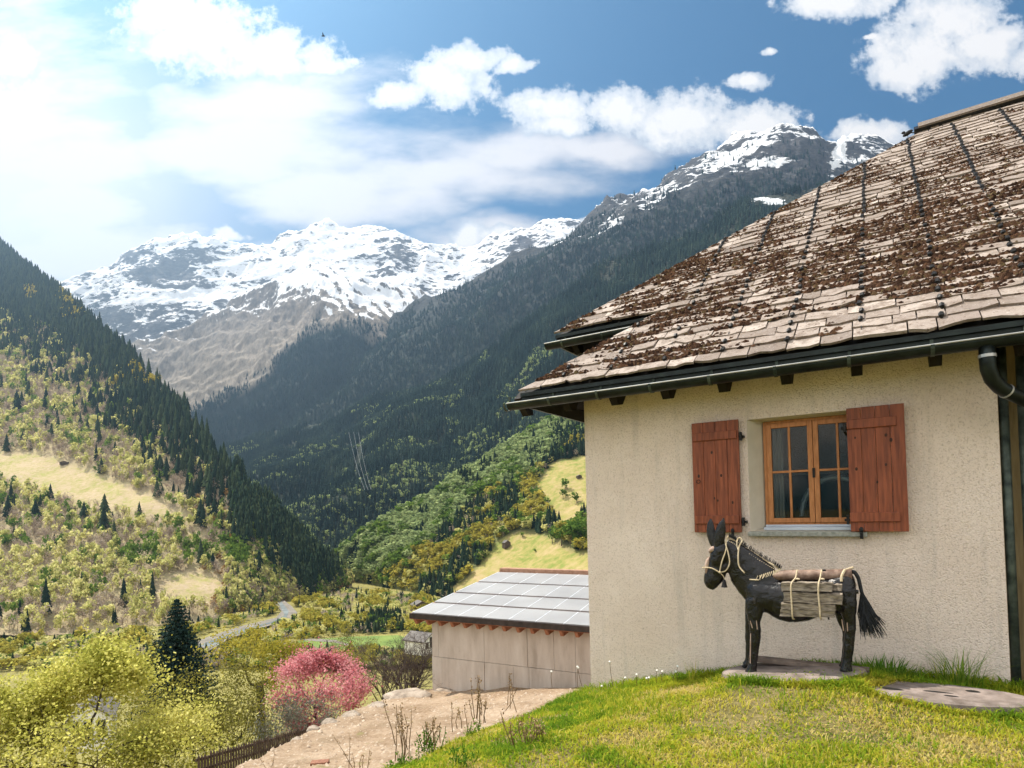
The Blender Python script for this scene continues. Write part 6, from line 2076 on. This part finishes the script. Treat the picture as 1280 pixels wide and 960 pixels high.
# blue spruce: whorls of drooping boughs
def spruce(base, top, rw_, seed, label):
    rs_ = np.random.default_rng(seed); Ht = top - base[2]
    t_ = empty('blue_spruce', base); tag(t_, label, 'spruce')
    MB().tube([base, base + Z * Ht * .5, base + Z * Ht * .98], [.16, .09, .015], 8).build('trunk', m_bark, t_)
    C = []; S = []; tb = MB()
    for f in np.linspace(.12, .985, 34):
        R_ = rw_ * (1 - f) ** .8 + .08; nb_ = int(10 + 8 * (1 - f)); o0 = rs_.uniform(0, 6.28)
        for k in range(nb_):
            a = o0 + 2 * math.pi * k / nb_ + rs_.normal(0, .15); L_ = R_ * rs_.uniform(.7, 1.15)
            d = np.array([math.cos(a), math.sin(a), 0]); p0 = base + Z * Ht * f
            m = max(4, int(L_ / .10))
            for g in np.linspace(.15, 1, m):
                pt = p0 + d * L_ * g + Z * (-.22 * L_ * g + .16 * L_ * g * g)
                wv_ = L_ * .28 * (1 - g) + .08
                for _ in range(4):
                    C.append(pt + np.array([-d[1], d[0], 0]) * rs_.normal(0, wv_ * .6) + np.array([0, 0, rs_.normal(-.02, .04)])); S.append(rs_.uniform(.10, .20))
    C = np.array(C); V, F = leaf_quads(C, np.array(S), rs_)
    mesh_obj('crown', V, F, m_blue, t_, attrs={'rnd': np.repeat(np.clip(rs_.normal(.45, .28, len(C)), 0, 1), 4)})


spruce(P(222, 905, 44), P(224, 748, 44)[2], 3.3, 31, 'dark blue green spruce standing alone above the yellow trees')

# picket fence along the lower edge of the terrace
fa, fb_ = P(246, 968, 11.0), P(384, 926, 14.5)
fn = empty('picket_fence', (fa + fb_) / 2); tag(fn, 'low dark wooden picket fence running up to the terrace edge', 'fence')
m_fence = simple('weathered_fence_wood', (.05, .035, .028, 1), (.12, .09, .07, 1), 10, .9, .4, .004)
fd = fb_ - fa; fl_ = np.linalg.norm(fd); fx = fd / fl_; fy = np.cross(fx, Z); fy /= np.linalg.norm(fy)
rf_ = np.random.default_rng(2)
for i in range(46):
    p = fa + fd * (i + .5) / 46; h_ = .34 + rf_.normal(0, .02)
    pk = MB(); w_ = .022
    pk.prism([p - fx * w_ - Z * .3, p + fx * w_ - Z * .3, p + fx * w_ + Z * (h_ - .04), p + Z * h_, p - fx * w_ + Z * (h_ - .04)], fy * .018)
    pk.build('picket', m_fence, fn)
for z_ in (.06, .25):
    MB().box((fa + fb_) / 2 + Z * z_ - fy * .02, fd / 2, fy * .016, Z * .025).build('rail', m_fence, fn)

# ------------------------------------------------------------------ far buildings
m_logw = simple('dark_log_wall', (.05, .035, .025, 1), (.11, .08, .055, 1), .9, .9, .2, .1)
m_oldroof = simple('grey_shingles', (.10, .09, .085, 1), (.18, .165, .15, 1), 1.2, .9, .2, .1)
m_white2 = simple('white_house_wall', (.66, .64, .60, 1), (.74, .72, .68, 1), .5, .9, .1, .05)
m_dkwin = simple('dark_window', (.02, .022, .025, 1), (.03, .032, .036, 1), 1, .2, 0)


def hut(name, b, w_, dpt, h_, rise, ang, wallm, roofm, label, cat, wins=0):
    c, s = math.cos(ang), math.sin(ang); X_ = np.array([c, s, 0]); Y__ = np.array([-s, c, 0]); b = np.asarray(b, float)
    h = empty(name, b); tag(h, label, cat)
    mb = MB(); hw, hd_ = w_ / 2, dpt / 2
    gab = [b - X_ * hw - Z * 1.5, b + X_ * hw - Z * 1.5, b + X_ * hw + Z * h_, b + Z * (h_ + rise), b - X_ * hw + Z * h_]
    mb.prism([g - Y__ * hd_ for g in gab], Y__ * dpt); mb.build('wall', wallm, h)
    rf = MB(); o = .35
    for sg in (-1, 1):
        e = b + X_ * sg * (hw + o) + Z * (h_ - rise * o / hw + .02); rd = b + Z * (h_ + rise + .02)
        rf.prism([e - Y__ * (hd_ + o), rd - Y__ * (hd_ + o), rd + Y__ * (hd_ + o), e + Y__ * (hd_ + o)], Z * .2)
    rf.build('roof', roofm, h)
    for i in range(wins):
        x = (i % 3 - 1) * w_ * .28; z_ = h_ * (.3 + .38 * (i // 3))
        MB().box(b + X_ * x - Y__ * (hd_ + .03) + Z * z_, X_ * .45, Y__ * .05, Z * .6).build('window', m_dkwin, h)
    MB().box(b - Y__ * (hd_ + .03) + Z * .9, X_ * .45, Y__ * .04, Z * .9).build('door', m_dkwin, h)


hut('log_barn', on_grid(gS, 632, 685), 8.0, 8.5, 6.0, 3.0, .5, m_logw, m_oldroof, 'small dark log barn alone in the hill meadow', 'barn')
hut('stone_hut', on_grid(gL, 80, 579), 11, 7, 2.6, 1.8, .4, m_logw, m_oldroof, 'long low hut at the top of the pale meadow on the left slope', 'hut')
hut('farm_hut', PZ(525, 762, FLOOR + 1), 17, 14, 5.5, 4, .5, m_logw, m_oldroof, 'dark roofed farm building behind the shed roof on the valley floor', 'farmhouse', 3)
hut('meadow_hut', on_grid(gS, 726, 596), 7, 6, 3, 1.8, .3, m_logw, m_oldroof, 'tiny dark hut at the top of the meadow by the house corner', 'hut')
hut('white_house', P(115, 915, 80), 5, 7, 2.6, 2.0, .5, m_white2, m_oldroof, 'white house half hidden behind the yellow maple', 'house', 6)
hut('grey_roofed_house', P(527, 806, 120), 4.5, 5, 1.2, 1.2, 1.0, m_white2, m_oldroof, 'white house peeping out behind the leafless shrub', 'house', 3)

# cables of a line crossing the wooded mountainside
for i in range(3):
    a, b = P(436 + i * 6, 540, 1560), P(456 + i * 4, 612, 1330)
    pts = [a + (b - a) * f - Z * 14 * 4 * f * (1 - f) for f in np.linspace(0, 1, 9)]
    o = MB().tube(pts, .2, 4).build('power_cable', m_rim, origin=b)
    tag(o, 'thin pale cable running down the dark wooded mountainside', 'cable', 'cables on the mountainside')

# the bird in the sky
bb = P(404, 45, 90); bd = MB()
bd.blob(bb, (.30, .05, .03), (-.02, .09, 0), (0, 0, .08), 8, 5)
for sg in (-1, 1):
    bd.add([bb + np.array([.10, 0, .02]), bb + np.array([-.10, 0, .02]), bb + np.array([-.06, sg * .25, .42]), bb + np.array([.06, sg * .2, .30])], [[0, 1, 2, 3]])
tag(bd.build('flying_bird', m_iron, origin=bb), 'tiny dark bird flying in the sky below the large cloud', 'bird')
